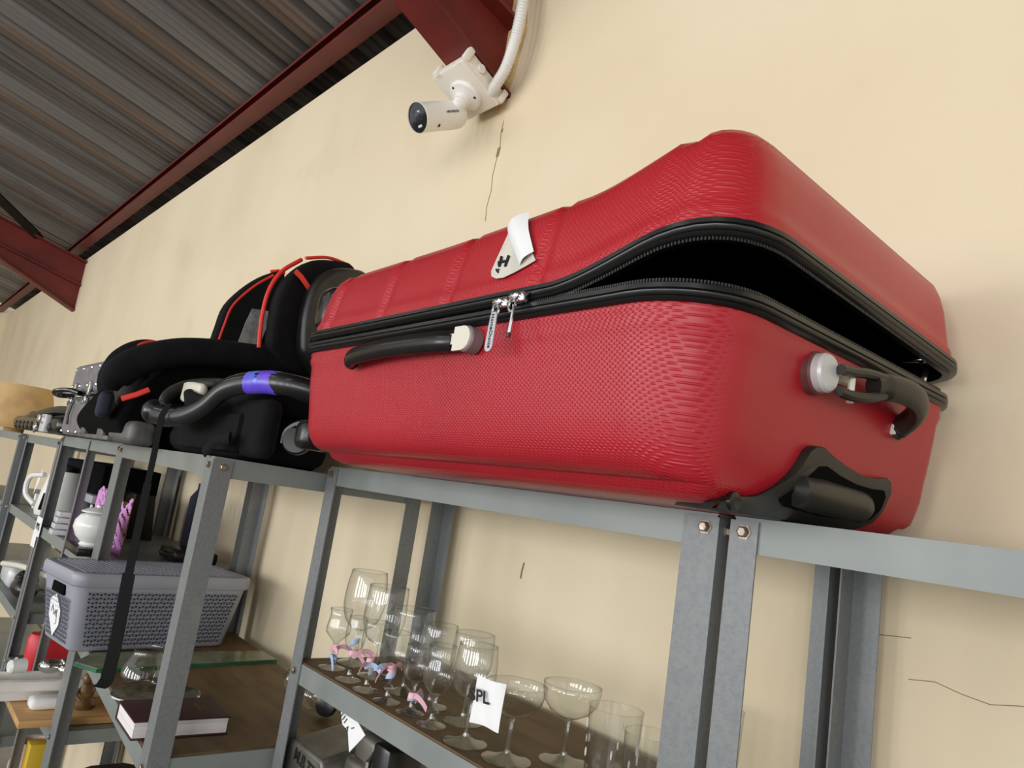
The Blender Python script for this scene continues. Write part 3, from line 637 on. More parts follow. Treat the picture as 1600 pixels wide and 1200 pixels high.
lw = [(-.335, 2.15), (-.33, 2.20), (-.318, 2.275), (-.268, 2.355), (-.21, 2.41), (-.17, 2.415), (-.15, 2.3), (-.16, 2.14), (-.25, 2.12)]
wingpoly(lw, -2.245, 'side_wing', 'far wing of the backrest, against the wall', .05, lean=-.1)
edge_pipe([(p.y, p.z) for p in spline([(0, -.322, 2.15), (0, -.316, 2.205), (0, -.303, 2.275), (0, -.255, 2.35), (0, -.205, 2.402)], 6)], -2.222, -.1, .0045)
edge_pipe([(-.208, 2.414), (-.185, 2.424), (-.165, 2.424)], -2.24, -.1, .007)
b = B(); b.rbox((-2.03, -.15, 2.25), (.42, .06, .30), .028, seg=3); obj('back_cushion', b, 'fabric2', cs)
b = B(); P4 = [(-.27, 2.165), (-.24, 2.16), (-.205, 2.17), (-.195, 2.235), (-.20, 2.285), (-.25, 2.278), (-.262, 2.225)]
b.plate(P4, (-2.217, 0, 0), (0, 1, 0), (0, 0, 1), .004); obj('grey_label', b, 'greyf', cs, 'grey cloth label inside the far wing')
# grey moulded foot in front of the seat
b = B(); b.rbox((-2.30, -.575, 1.842), (.05, .06, .058), .01); b.rbox((-2.10, -.575, 1.834), (.06, .06, .042), .01); b.rbox((-1.93, -.57, 1.84), (.20, .06, .055), .016, seg=3); b.rbox((-2.17, -.575, 1.873), (.34, .07, .016), .007); b.rbox((-2.17, -.575, 1.82), (.34, .06, .012), .004); b.rbox((-2.17, -.53, 1.845), (.3, .02, .05), .005)
obj('base_foot', b, mat('worn_grey_plastic', (104, 102, 100), .45, c2=(70, 68, 66), sc=12), cs, 'worn grey moulded foot under the seat front')

# ---------------------------------------------------------------- infant carrier
ic = thing('infant_carrier', 'black infant carrier with a curved carrying handle and hanging strap, at the suitcase left end', 'car seat', (-1.58, -.42, 1.813))
b = B(); hp = spline([(-1.655, -.609, 1.886), (-1.635, -.606, 1.881), (-1.585, -.596, 1.877), (-1.523, -.581, 1.883), (-1.464, -.567, 1.905), (-1.417, -.557, 1.936), (-1.374, -.547, 1.949), (-1.333, -.538, 1.954), (-1.285, -.527, 1.956), (-1.235, -.505, 1.953), (-1.203, -.455, 1.946)], 6)
b.tube(hp, .0205, n=16, flat=(1, .7)); b.ell((-1.652, -.606, 1.886), (.027, .024, .026))
hn = obj('carry_handle', b, 'blackp', ic, 'glossy black curved carrying handle')
b = B(); b.tube([(-1.340, -.5395, 1.9535), (-1.315, -.534, 1.955), (-1.285, -.5275, 1.956), (-1.258, -.517, 1.955)], .0214, n=16, flat=(1, .7)); obj('handle_sticker', b, 'blue', hn, 'blue and violet sticker on the handle')
b = B(); b.tube([(-1.309, -.5325, 1.9552), (-1.297, -.5300, 1.9556)], .0217, n=16, flat=(.6, .71)); obj('sticker_mark', b, mat('light_blue_mark', (96, 160, 236), .4), hn)
# hollow seat bowl
def bowl(s, t):
    a = s*2*pi; rx, ry = .23, .15; q = t
    k = (.55+.45*q**.5); return Vector((-1.60+rx*k*cos(a), -.40+ry*k*sin(a), 1.822+.115*q+.03*q*cos(a)*-1))
solid(obj('seat_shell', grid_patch(bowl, 36, 8), 'fabric', ic, smooth=80), .02)
b = B(); b.rbox((-1.615, -.42, 1.848), (.44, .20, .066), .03, seg=3); obj('seat_base', b, 'fabric', ic)
b = B(); b.tube(spline([(-1.862, -.53, 1.87), (-1.860, -.53, 1.935), (-1.82, -.51, 1.965), (-1.72, -.50, 1.972), (-1.55, -.50, 1.965), (-1.40, -.48, 1.95)], 6), .012, n=12, flat=(.7, 1.3)); obj('rim', b, 'dustp', ic)
obj('head_pad', B().rbox((-1.742, -.508, 1.948), (.125, .022, .052), .010, Matrix.Rotation(radians(6), 3, 'Y'), 3), 'cream', ic, 'cream padded insert')
obj('hood_cloth', B().rbox((-1.60, -.44, 1.935), (.50, .12, .05), .024, seg=3), 'fabric', ic)
obj('fabric_panel', B().rbox((-1.55, -.52, 1.862), (.34, .02, .075), .009), 'fabric', ic)
obj('cover_panel', B().rbox((-1.40, -.50, 1.875), (.22, .04, .11), .02, seg=3), 'fabric', ic)
obj('lower_strap', B().tube(spline([(-1.36, -.545, 1.85), (-1.40, -.556, 1.84), (-1.43, -.562, 1.815)], 5), .007, n=8, flat=(1.6, .5)), 'strap', ic)
b = B(); b.strip([(-1.556, -.574, 1.902), (-1.560, -.606, 1.900), (-1.563, -.613, 1.875), (-1.570, -.609, 1.811), (-1.573, -.607, 1.74)], (.75, .66, 0), .013, .0016)
ss = spline([(-1.573, -.607, 1.74), (-1.569, -.607, 1.685), (-1.562, -.607, 1.587), (-1.548, -.607, 1.493), (-1.541, -.607, 1.425), (-1.542, -.608, 1.375)], 5)
b.strip(ss[:12], (.75, .66, 0), .017, .0016); b.strip(ss[11:], (.75, .66, 0), .026, .0016)
b.strip([(-1.542, -.608, 1.376), (-1.549, -.61, 1.365), (-1.562, -.612, 1.359)], (.75, .66, 0), .026, .003)
obj('hanging_strap', b, 'strap', ic, 'long black webbing strap hanging down in front of the shelf')

# ---------------------------------------------------------------- far left on the top shelves
vc = thing('vanity_case', 'grey studded vanity case with chrome locks, left of the child car seat', 'case', (-2.72, -.40, 1.816))
b = B(); b.rbox((-2.70, -.41, 1.885), (.58, .26, .135), .018, seg=3); obj('case_body', b, 'vanity', vc)
b = B(); b.rbox((-2.70, -.41, 2.012), (.58, .26, .105), .018, seg=3); obj('case_lid', b, 'vanity', vc)
obj('seam_strip', B().box((-2.70, -.5405, 1.957), (.56, .004, .006)), 'blackp', vc)
for x in (-2.88, -2.66, -2.47):
    b = B(); b.rbox((x, -.545, 1.972), (.035, .010, .045), .003); b.rbox((x, -.548, 1.935), (.028, .012, .024), .004); b.tube([(x-.012, -.553, 1.93), (x, -.556, 1.918), (x+.012, -.553, 1.93)], .003, n=6)
    obj('lock', b, 'chrome', vc)
for x in (-2.85, -2.62): obj('strap_loop', B().tube([(x, -.548, 1.925), (x-.004, -.551, 1.885), (x+.002, -.549, 1.852)], .004, n=6), 'dustp', vc)
b = B()
for x in (-2.96, -2.84, -2.72, -2.60, -2.45):
    for z in (2.045, 1.985, 1.83): b.ell((x, -.541, z), (.006, .004, .006), 8, 5)
obj('stud', b, 'chrome', vc)
b = B(); b.tube(spline([(-2.76, -.548, 1.957), (-2.79, -.575, 1.962), (-2.84, -.600, 1.955), (-2.885, -.585, 1.945), (-2.88, -.545, 1.95)], 6), .010, n=10, flat=(.8, 1.5)); obj('case_handle', b, 'blackp', vc)
obj('handle_ring', B().tube([(-2.80+.018*cos(a), -.555, 1.955+.022*sin(a)) for a in [2*pi*i/14 for i in range(15)]], .003, n=6, cap=False), 'chrome', vc)

hc = thing('hard_case', 'flat black quilted hard case with a silver lock, left of the vanity case', 'case', (-3.6, -.38, 1.802))
b = B(); b.rbox((-3.62, -.38, 1.849), (1.1, .32, .062), .024, seg=3)
for i in range(9): b.ell((-4.05+i*.105, -.535, 1.838), (.045, .014, .02), 10, 6)
obj('case_body', b, 'blackp', hc)
b = B(); b.rbox((-3.55, -.37, 1.885), (1.0, .27, .045), .02, seg=3); b.tube(spline([(-4.1, -.5, 1.868), (-3.7, -.52, 1.883), (-3.3, -.52, 1.905), (-3.05, -.5, 1.905)], 6), .016, n=8); obj('case_lid', b, 'dustp', hc)
b = B(); b.rbox((-3.28, -.545, 1.85), (.10, .02, .068), .004); obj('lock_plate', b, 'silverp', hc)
b = B(); b.rbox((-3.27, -.557, 1.862), (.03, .008, .03), .003); b.rbox((-3.40, -.55, 1.868), (.05, .012, .03), .004); b.tube([(-3.40+.016*cos(a), -.556, 1.833+.02*sin(a)) for a in [2*pi*i/12 for i in range(13)]], .005, n=6, cap=False); obj('latch', b, 'chrome', hc)

ls = thing('lampshade', 'beige cloth lampshade on top of the black hard case at the left edge', 'lampshade', (-5.05, -.42, 1.80))
b = B(); b.lathe([(.20, 0), (.14, .24)], (-5.05, -.42, 1.825), n=32, cap=False); solid(obj('shade_cloth', b, 'shade', ls), .004)
b = B(); b.lathe([(.205, 0), (.205, .01), (.2, .012)], (-5.05, -.42, 1.822), n=32, cap=False); b.lathe([(.143, .0), (.143, .008)], (-5.05, -.42, 2.06), n=32, cap=False); obj('shade_ring', b, 'shade', ls)
obj('shade_plinth', B().lathe([(.05, 0), (.05, .022)], (-5.05, -.42, 1.80), n=16), 'shade', ls)

# ---------------------------------------------------------------- grey basket
gb = thing('storage_basket', 'grey woven plastic storage basket with lid on the shelf behind the hanging strap', 'basket', (-2.22, -.355, 1.284))
cx, cy = -2.22, -.355
def rr2(hx, hy, r, n=6):
    out = []
    for (sx, sy, a0) in ((1, -1, -pi/2), (1, 1, 0), (-1, 1, pi/2), (-1, -1, pi)):
        for i in range(n+1): a = a0+pi/2*i/n; out.append((cx+sx*(hx-r)+r*cos(a), cy+sy*(hy-r)+r*sin(a)))
    return out
def ringloft(levels, cap0=False, cap1=False):
    b = B(); rows = [[(x, y, z) for x, y in rr2(hx, hy, r)] for hx, hy, r, z in levels]; n = len(rows[0]); m = len(rows)
    fs = [[i*n+k, i*n+(k+1) % n, (i+1)*n+(k+1) % n, (i+1)*n+k] for i in range(m-1) for k in range(n)]
    if cap0: fs.append(list(range(n))[::-1])
    if cap1: fs.append(list(range((m-1)*n, m*n)))
    return b.add([p for r in rows for p in r], fs)
bb = obj('basket_body', ringloft([(.096, .202, .022, 1.2845), (.102, .208, .024, 1.29), (.125, .236, .03, 1.452)], cap0=True), 'greyp', gb, smooth=50)
# woven relief: raised crossing bars on the two faces in view, dark triangles between them paint the shade of open cells
b = B(); bh = B()
def face(o_lo, o_hi, e, n, half_lo, half_hi, z0, z1, cols, rows):
    e, nn = Vector(e), Vector(n)
    for r in range(rows):
        t = (r+.5)/rows; z = z0+(z1-z0)*t; h = half_lo+(half_hi-half_lo)*t; c0 = Vector(o_lo)+(Vector(o_hi)-Vector(o_lo))*t; c0.z = z; dz = (z1-z0)/rows
        b.add([c0-e*h+Vector((0, 0, dz*.5-.0007)), c0+e*h+Vector((0, 0, dz*.5-.0007)), c0+e*h+Vector((0, 0, dz*.5))+nn*.0016, c0-e*h+Vector((0, 0, dz*.5))+nn*.0016, c0-e*h+Vector((0, 0, dz*.5+.0007)), c0+e*h+Vector((0, 0, dz*.5+.0007))], [(0, 1, 2, 3), (3, 2, 5, 4)])
        for c in range(cols):
            p = c0+e*(-h+2*h*(c+.5)/cols)+nn*.0012; a1 = e*(h/cols*.92); u_ = Vector((0, 0, dz*.30*(1 if (r+c) % 2 else -1)))
            bh.add([p-a1-u_, p+a1-u_, p+u_], [(0, 1, 2)])
            q = p+a1*1.05; b.add([q-u_-nn*.001, q+a1*.12-u_+nn*.0014, q-a1*.95+u_+nn*.0014, q-a1*1.07+u_-nn*.001], [(0, 1, 2, 3)])
face((cx+.1035, cy, 0), (cx+.1235, cy, 0), (0, 1, 0), (1, 0, 0), .182, .206, 1.297, 1.436, 44, 13)
face((cx, cy-.2095, 0), (cx, cy-.2325, 0), (1, 0, 0), (0, -1, 0), .074, .092, 1.297, 1.41, 18, 10)
obj('weave', b, 'greyp', gb, 'raised woven pattern', kind='stuff', smooth=0); obj('weave_hole_shade', bh, 'greydark', gb, kind='stuff', smooth=0)
obj('hand_hole_shade', B().rbox((cx+.01, cy-.233, 1.427), (.085, .008, .026), .0025), 'lining', gb)  # black block standing in for the shade inside the hand hole
ld = obj('basket_lid', ringloft([(.131, .240, .032, 1.448), (.134, .244, .034, 1.452), (.134, .244, .034, 1.476), (.131, .241, .033, 1.482), (.121, .231, .028, 1.484), (.115, .225, .025, 1.480)], cap0=True, cap1=True), 'greyp', gb, smooth=50)
b = B()
for i in range(32): b.box((cx, cy-.212+i*.0137, 1.4815), (.212, .0062, .004))
obj('lid_rib', b, 'greyp', ld, kind='stuff', smooth=0)
def fy(z): return cy-.2085-(z-1.29)*.173-.0035
LP = [(-.046, 1.350), (-.016, 1.300), (.026, 1.335), (.036, 1.372), (.004, 1.410), (-.038, 1.392)]
b = B(); n = len(LP); vs = [(cx+.0+p, fy(q), q) for p, q in LP]; b.add(vs+[(x, y-.0008, z) for x, y, z in vs], [list(range(n)), list(range(n, 2*n))[::-1]]+[[i, (i+1) % n, n+(i+1) % n, n+i] for i in range(n)])
lb = obj('paper_label', b, 'paper', gb, 'white paper label with handwriting', smooth=0)
scribble('handwriting', 'ink', lb, (cx-.004, fy(1.355)-.0012, 1.355), (1, 0, 0), (0, -.173, 1), [[(-.024, .006), (-.012, .024), (-.006, .002)], [(-.002, .0), (.006, .014), (.011, -.002)], [(.008, .004), (.019, .018), (.014, -.016), (.005, -.022)]], .0009)

gb.location.x -= .03; gb.rotation_euler.z = radians(8)

# ---------------------------------------------------------------- on the brown shelf of the deep unit
ZS = 1.2835
bk = thing('book', 'thick maroon hardback book lying on the brown shelf behind the front post', 'book', (-1.57, -.45, ZS))
BR = Matrix.Rotation(radians(-2), 3, 'Z')
ctr = Vector((-1.541, -.472, 0))
b = B(); b.rbox(ctr+Vector((0, 0, ZS+.0015)), (.130, .178, .003), .001, BR); b.rbox(ctr+Vector((0, 0, ZS+.0325)), (.130, .178, .003), .001, BR); b.rbox(ctr+BR @ Vector((-.0645, 0, ZS+.017)), (.004, .178, .034), .0018, BR)
cov = obj('cover', b, 'maroon', bk)
obj('pages', B().box(ctr+BR @ Vector((-.001, 0, ZS+.017)), (.123, .172, .028), BR), 'pages', bk, 'white page block')
scribble('gilt_title', 'gold', cov, ctr+Vector((0, 0, ZS+.0343)), BR @ Vector((1, 0, 0)), BR @ Vector((0, 1, 0)), [[(-.025+.006*i, .042), (-.022+.006*i, .048), (-.020+.006*i, .042)] for i in range(8)]+[[(-.012+.006*i, .054), (-.009+.006*i, .058)] for i in range(4)], .0005)
tr = thing('serving_tray', 'tarnished silver oval serving tray on the brown shelf behind the maroon book', 'tray', (-1.712, -.455, ZS))
b = B()
def oval(prof, c, ex=.62, ey=.80, n=36):
    bb_ = B().lathe(prof, (0, 0, 0), n=n, cap=False); return [Vector((p.x*ex+c[0], p.y*ey+c[1], p.z+c[2])) for p in bb_.v], bb_.f
vs, f_ = oval([(.001, .002), (.075, .002), (.085, .004), (.10, .012), (.108, .014), (.112, .013), (.112, .011), (.10, .009), (.08, .0), (.001, 0)], (-1.712, -.455, ZS)); b.add(vs, f_); obj('tray_dish', b, 'tray', tr)
vs, f_ = oval([(.112, .0105), (.1155, .0125), (.114, .015), (.1105, .0145)], (-1.712, -.455, ZS)); obj('tray_rim', B().add(vs, f_), 'chrome', tr)
b = B(); b.lathe([(.03, 0), (.028, .004), (.020, .010), (.019, .018), (.026, .024), (.0275, .026), (.024, .025), (.016, .016), (.001, .015)], (-1.700, -.432, ZS+.004), n=24)
tag(obj('candle_dish', b, 'tray', org=(-1.700, -.432, ZS+.004)), 'small tarnished candle dish standing on the silver tray beside the book', 'candle holder')
gl = thing('glass_chimney', 'squat clear glass lamp chimney standing behind the silver tray', 'glass', (-1.83, -.452, ZS))
obj('chimney_glass', B().lathe([(.030, 0), (.044, .008), (.0505, .022), (.049, .036), (.042, .052), (.034, .066), (.031, .074), (.032, .080)], (-1.83, -.452, ZS), n=28, cap=False), 'glass', gl)
obj('chimney_foot', B().lathe([(.030, 0), (.031, .003), (.029, .004)], (-1.83, -.452, ZS), n=28, cap=False), 'stem', gl)
gs = thing('glass_slab', 'long green-edged glass slab lying across the brown shelf under the basket', 'glass slab', (-2.02, -.29, ZS))
q = [(-2.0, -.56), (-1.935, -.525), (-1.99, -.055), (-2.09, -.055), (-2.09, -.50)]
obj('slab_edge', B().prism(q, ZS, ZS+.0085), 'greenglass', gs, smooth=0)
c_ = (sum(p[0] for p in q)/5, sum(p[1] for p in q)/5)
obj('slab_face', B().prism([(c_[0]+(p[0]-c_[0])*.97, c_[1]+(p[1]-c_[1])*.985) for p in q], ZS+.0086, ZS+.0094), 'slabtop', gs, smooth=0)
b = B(); b.ell((-1.69, -.14, ZS+.035), (.036, .036, .035), 18, 10)
gbulb = thing('glass_bowl', 'small round clear glass bowl on the brown shelf behind the thin post', 'glass', (-1.69, -.14, ZS))
obj('bowl_glass', b, 'glass', gbulb); obj('bowl_foot', B().lathe([(.018, 0), (.019, .003), (.012, .006)], (-1.69, -.14, ZS), n=18), 'stem', gbulb)
b = B(); b.lathe([(.010, 0), (.022, .003), (.025, .014), (.022, .026), (.010, .028)], (-1.535, -.135, ZS+.025), (.6, -.8, .1), n=22)
tag(obj('round_stopper', b, 'blackp', org=(-1.535, -.135, ZS)), 'round black plastic stopper on the brown shelf just under the glass shelf corner', 'stopper')
b = B(); b.ell((-1.59, -.15, ZS+.028), (.026, .026, .028), 16, 9)
tag(obj('clear_ornament', b, 'stem', org=(-1.59, -.15, ZS)), 'small clear glass ornament beside the round black cap', 'ornament')

# ---------------------------------------------------------------- drinking glasses
ZG = 1.4535
def bend(b, c): return b
def stem_glass(name, label, x, y, foot, stem_h, bowl, h, group=None, stem_r=.0035, knop=None, fh=None, cat='glass'):
    t = thing(name, label, cat, (x, y, ZG), 0, group)
    obj('foot', B().lathe([(foot*.97, 0), (foot, .0012), (foot*.9, .0025), (foot*.45, .005), (stem_r*1.6, .010), (stem_r*1.3, .012)], (x, y, ZG), n=26), 'stem', t)
    st_ = [(stem_r*1.3, .010), (stem_r, .018)]
    if knop: st_ += [(stem_r, knop-.007), (stem_r*2.4, knop), (stem_r, knop+.007)]
    st_ += [(stem_r, stem_h-.008), (stem_r*1.8, stem_h)]
    obj('stem', B().lathe(st_, (x, y, ZG), n=12), 'stem', t)
    obj('bowl', B().lathe(bowl+[(bowl[-1][0]-.0012, bowl[-1][1]+.0006)], (x, y, ZG), n=30, cap=False), 'glass', t, smooth=80)
    obj('rim', B().lathe([(bowl[-1][0]-.0012, h-.0008), (bowl[-1][0]+.0006, h-.0004), (bowl[-1][0]+.0006, h+.0006), (bowl[-1][0]-.0010, h+.0010)], (x, y, ZG), n=30, cap=False), 'stem', t)
    return t
def bowlp(r0, rmax, rrim, z0, h, zm=.4, n=12):
    out = []
    for i in range(n+1):
        t = i/n; z = z0+(h-z0)*t
        if t < zm: q = t/zm; r = r0+(rmax-r0)*sqrt(max(0, 1-(1-q)**2))
        else: q = (t-zm)/(1-zm); r = rmax+(rrim-rmax)*q*q
        out.append((r, z))
    return out
GRP = 'drinking glasses on the glass shelf'
def ribbons(x, y, z, k, label):
    t = thing('ribbon_bow', label, 'ribbon', (x, y, ZG))
    rnd = random.Random(k)
    for i, m in enumerate(('ribbonp', 'ribbonb', 'ribbonp')):
        a0 = rnd.uniform(0, 6.28); zz = z+rnd.uniform(-.012, .014)
        p = [(x+.007*cos(a0+j*.9), y+.007*sin(a0+j*.9), zz+.0016*j) for j in range(6)]
        d = Vector((cos(a0+rnd.uniform(-1, 1)), sin(a0+rnd.uniform(-1, 1)), rnd.uniform(-.6, .5))).normalized()
        e = Vector(p[-1]); p += [e+d*.012+Vector((0, 0, .004)), e+d*.024, e+d*.032+Vector((0, 0, -.006))]
        obj('ribbon_tail', B().strip(spline(p, 3), (.1, .1, 1), .0085, .0007), m, t, smooth=60)
    return t
# near row: small liqueur glasses with ribbons
thi = stem_glass('liqueur_glass', 'thistle-shaped small liqueur glass, leftmost on the glass shelf', -1.291, -.289, .026, .045, [(.004, .045), (.008, .05), (.0225, .065), (.0235, .073), (.0215, .085), (.0195, .098), (.0215, .109)], .109, GRP, .0035)
SM = [(-1.209, -.299, .0187, .0165, .111, 'a narrow-mouthed cordial glass, second from the left in the front row'), (-1.145, -.300, .0215, .0203, .116, 'a cordial glass with a pale ribbon, third from the left in the front row'), (-1.078, -.299, .025, .0244, .113, 'a cordial glass with a blue ribbon, fourth from the left in the front row'), (-1.015, -.293, .023, .0215, .106, 'a short cordial glass with a pink ribbon, just left of the ribbonless goblet')]
for i, (x, y, rm, rr_, h, lab) in enumerate(SM):
    stem_glass('cordial_glass', lab[2:], x, y, .0235, h*.46, bowlp(.004, rm, rr_, h*.45, h, .45), h, GRP, .0038, knop=.022)
stem_glass('goblet', 'short-stemmed goblet with a flared rim, front row right of the ribboned glasses', -.955, -.294, .0235, .046, [(.004, .045), (.012, .05), (.0225, .062), (.0252, .074), (.0235, .09), (.021, .104), (.0222, .120)], .120, GRP, .0042, knop=.02)
# back row: tall wine glasses
stem_glass('wine_glass', 'tallest wine glass with a deep bowl, at the left of the back row', -1.320, -.224, .034, .064, bowlp(.005, .0415, .0355, .063, .179, .5), .179, GRP, .004)
stem_glass('wine_glass', 'tall wine glass, second from the left in the back row', -1.226, -.233, .033, .057, bowlp(.005, .0400, .0375, .056, .165, .5), .165, GRP, .004)
stem_glass('wine_glass', 'straight-sided wine glass, third from the left in the back row', -1.125, -.236, .033, .050, bowlp(.005, .0371, .036, .049, .143, .5), .143, GRP, .004)
stem_glass('wine_glass', 'round wine glass behind the flared goblet, in the back row', -1.042, -.237, .031, .050, bowlp(.005, .0314, .0292, .049, .134, .45), .134, GRP, .004)
stem_glass('balloon_goblet', 'balloon goblet with a plain stem, the rear one of the two', -.956, -.231, .0316, .064, bowlp(.005, .0343, .0322, .063, .138, .45), .138, GRP, .0042)
stem_glass('balloon_goblet', 'balloon goblet with a plain stem, the front one left of the paper label', -.875, -.289, .0334, .062, bowlp(.005, .0325, .0289, .061, .139, .42), .139, GRP, .0045)
for nm, x, y, r, h, lab in (('a', -.800, -.273, .0448, .103, 'wide shallow coupe glass carrying the white paper label'), ('b', -.768, -.190, .0432, .107, 'wide shallow coupe glass behind the labelled one')):
    stem_glass('coupe_glass', lab, x, y, .036, h*.56, [(.004, h*.56), (.014, h*.58), (.03, h*.66), (.040, h*.78), (r, h*.93), (r, h)], h, GRP, .0038)
for i, (x, y, zz, lab) in enumerate([(-1.296, -.287, .026, 'pale blue and pink ribbon round the leftmost liqueur glass stem'), (-1.209, -.299, .05, 'pink and blue ribbon round the narrow-mouthed cordial glass stem'), (-1.145, -.300, .042, 'pale ribbon round the third front-row glass stem'), (-1.078, -.299, .040, 'pale blue ribbon round the fourth front-row glass stem'), (-1.015, -.293, .030, 'pink ribbon round the stem just left of the goblet')]):
    ribbons(x, y, ZG+zz, i+3, lab)
def tumbler(label, x, y, r, rb, h, etch=False):
    t = thing('tumbler', label, 'glass', (x, y, ZG), 0, GRP)
    obj('glass_wall', B().lathe([(rb, 0), (rb+.001, .004), (rb+(r-rb)*.5, h*.5), (r, h)], (x, y, ZG), n=34, cap=False), 'glass', t, smooth=80)
    obj('glass_base', B().lathe([(.001, 0), (rb, 0), (rb+.0005, .006), (rb*.8, .008), (.001, .007)], (x, y, ZG), n=34, cap=False), 'stem', t)
    obj('rim', B().lathe([(r-.0012, h-.0008), (r+.0006, h-.0004), (r+.0006, h+.0008), (r-.001, h+.001)], (x, y, ZG), n=34, cap=False), 'stem', t)
    if etch:
        b = B()
        for k in range(14):
            a = random.uniform(0, 6.28); z = random.uniform(h*.45, h*.8); rr_ = rb+(r-rb)*z/h+.0004
            b.ell((x+rr_*cos(a), y+rr_*sin(a), ZG+z), (.0015, .0015, .006), 6, 4)
        obj('etched_leaves', b, mat('frosted_etching', (206, 196, 190), .8), t, kind='stuff')
    return t
tumbler('straight etched tumbler right of the coupe glasses', -.652, -.228, .0360, .032, .110, True)
tumbler('short clear tumbler in front of the etched one, beside the right post', -.590, -.232, .0330, .029, .098)
tumbler('clear tumbler standing at the back behind the pair of front posts', -.603, -.066, .0360, .031, .116)
# paper label hung on the coupe
pc = Vector((-.802, -.321, ZG+.078)); e1 = Vector((.80, .22, -.06)).normalized(); e2 = Vector((.03, -.05, 1)).normalized()
b = B(); g = []
for i in range(9):
    for j in range(7):
        s_, t_ = i/8-.5, j/6-.5; n_ = e1.cross(e2)
        g.append(pc+e1*(s_*.052)+e2*(t_*.064+.004*s_)+n_*(.004*sin(s_*5+t_*2)))
b.add(g, [[i*7+j, i*7+j+1, (i+1)*7+j+1, (i+1)*7+j] for i in range(8) for j in range(6)])
pl_ = solid(obj('paper_label', b, 'paper', org=pc, smooth=80), .0006)
tag(pl_, 'white paper label with black letters clipped to the front coupe glass', 'label')
text('lettering', 'SPL', 'ink', pl_, pc+e1*-.012+e2*.006+e1.cross(e2)*.005, (e1+e2*.12), (e2-e1*.12), .023, .0006, .0004)

# ---------------------------------------------------------------- grey metal appliance under the glasses
ap = thing('metal_appliance', 'worn grey metal appliance marked M.B.77 under the glass shelf', 'appliance', (-1.201, -0.251, 1.073))
AR = Matrix.Rotation(radians(12), 3, 'Z')
b = B(); b.add([(-1.366, -0.313, 1.073), (-1.366, -0.313, 1.285), (-1.349, -0.313, 1.311), (-1.223, -0.316, 1.313), (-1.211, -0.316, 1.30), (-1.211, -0.316, 1.073),
  (-1.361, -0.201, 1.073), (-1.361, -0.201, 1.30), (-1.346, -0.201, 1.334), (-1.223, -0.201, 1.336), (-1.211, -0.201, 1.322), (-1.211, -0.201, 1.073)], [(0, 1, 2, 3, 4, 5), (11, 10, 9, 8, 7, 6)]+[(i, (i+1) % 6, 6+(i+1) % 6, 6+i) for i in range(6)])
bo = bev(obj('metal_body', b, 'steelold', ap, smooth=40), .006)
b = B(); b.rbox((-1.161, -0.246, 1.20), (.094, .07, .254), .012, seg=3); b.rbox((-1.161, -0.236, 1.34), (.09, .06, .06), .014, seg=3); obj('rear_arm', b, 'steelold', ap)
text('lettering', 'M.B.77', 'ink', bo, (-1.283, -0.316, 1.288), (1, -.02, -.10), (.10, 0, 1), .030, .0006, .0003)
obj('black_front', B().rbox((-1.066, -0.266, 1.23), (.05, .07, .314), .006), 'blackp', ap)
obj('chrome_bar', B().tube([(-1.103, -0.296, 1.09), (-1.103, -0.296, 1.35), (-1.111, -0.261, 1.378)], .006, n=10), 'chrome', ap)
b = B(); b.plate([(-.050, .020), (-.028, -.004), (-.006, -.008), (.014, -.036), (.048, .002), (.010, .016), (-.042, .022)], (-1.150, -.3125, 1.392), (1, 0, 0), (0, .1, 1), .0008)
tg_ = tag(obj('paper_tag', b, 'paper', org=(-1.15, -.312, 1.392)), 'crumpled white paper tag hanging under the glass shelf edge over the grey appliance', 'label')
scribble('handwriting', 'ink', tg_, (-1.170, -.3145, 1.396), (.93, 0, -.36), (.36, .1, .93), [[(-.024+.008*i, -.004), (-.022+.008*i, .006)] for i in range(4)]+[[(.010, -.008), (.014, .0), (.018, -.008)], [(.024, .004), (.030, .010)]], .0009)
# ---------------------------------------------------------------- clutter on the left-hand shelves
def simple(name, b, m, label, cat, org, smooth=40, group=None): return tag(obj(name, b, m, org=org, smooth=smooth), label, cat, group)
ZB = 1.4715
pk = thing('cut_paper', 'pink lace cut-paper sheet standing on the narrow shelf above the basket', 'paper', (-2.62, -.28, ZB))
# lace sheet with real holes
def lace():
    nx, nz = 34, 32; W_, H_ = .30, .17; b = B(); o = Vector((-2.92, -.393, ZB+.001)); e = Vector((1.35, .04, .0)); u = Vector((-.05, .04, 1.12))
    def keep(i, j):
        s, t = (i+.5)/nx, (j+.5)/nz
        top = .72+.28*abs(sin(s*pi*2.2+.6))
        if t > top: return False
        if s < .10 or t < .10: return True
        dx, dz = (s-.28)*W_, (t-.52)*H_; r = sqrt(dx*dx+dz*dz); a = atan2(dz, dx)
        ring = int(r/.010)
        if r < .006: return True
        return not (sin(a*(6+ring*2.0)+ring) > .45 and (r/.010-ring) > .3)
    idx = {}
    for i in range(nx):
        for j in range(nz):
            if keep(i, j):
                q = []
                for a, c in ((i, j), (i+1, j), (i+1, j+1), (i, j+1)):
                    if (a, c) not in idx: idx[(a, c)] = len(b.v); b.v.append(o+e*(a/nx*W_)+u*(c/nz*H_))
                    q.append(idx[(a, c)])
                b.f.append(q)
    return b
solid(obj('lace_sheet', lace(), 'pink', pk), .0012).modifiers.remove(pk.children[0].modifiers['b'])
obj('white_card', B().box((-2.93, -.398, ZB+.06), (.016, .004, .12)), 'paper', pk)
sb_ = thing('lidded_bowl', 'white glazed lidded bowl in front of the pink cut paper', 'bowl', (-2.535, -.462, ZB+.0245))
obj('bowl_body', B().lathe([(.03, 0), (.034, .006), (.030, .012), (.048, .03), (.059, .055), (.057, .075), (.045, .093), (.03, .100)], (-2.535, -.462, ZB+.0245), n=30), 'ceramic', sb_)
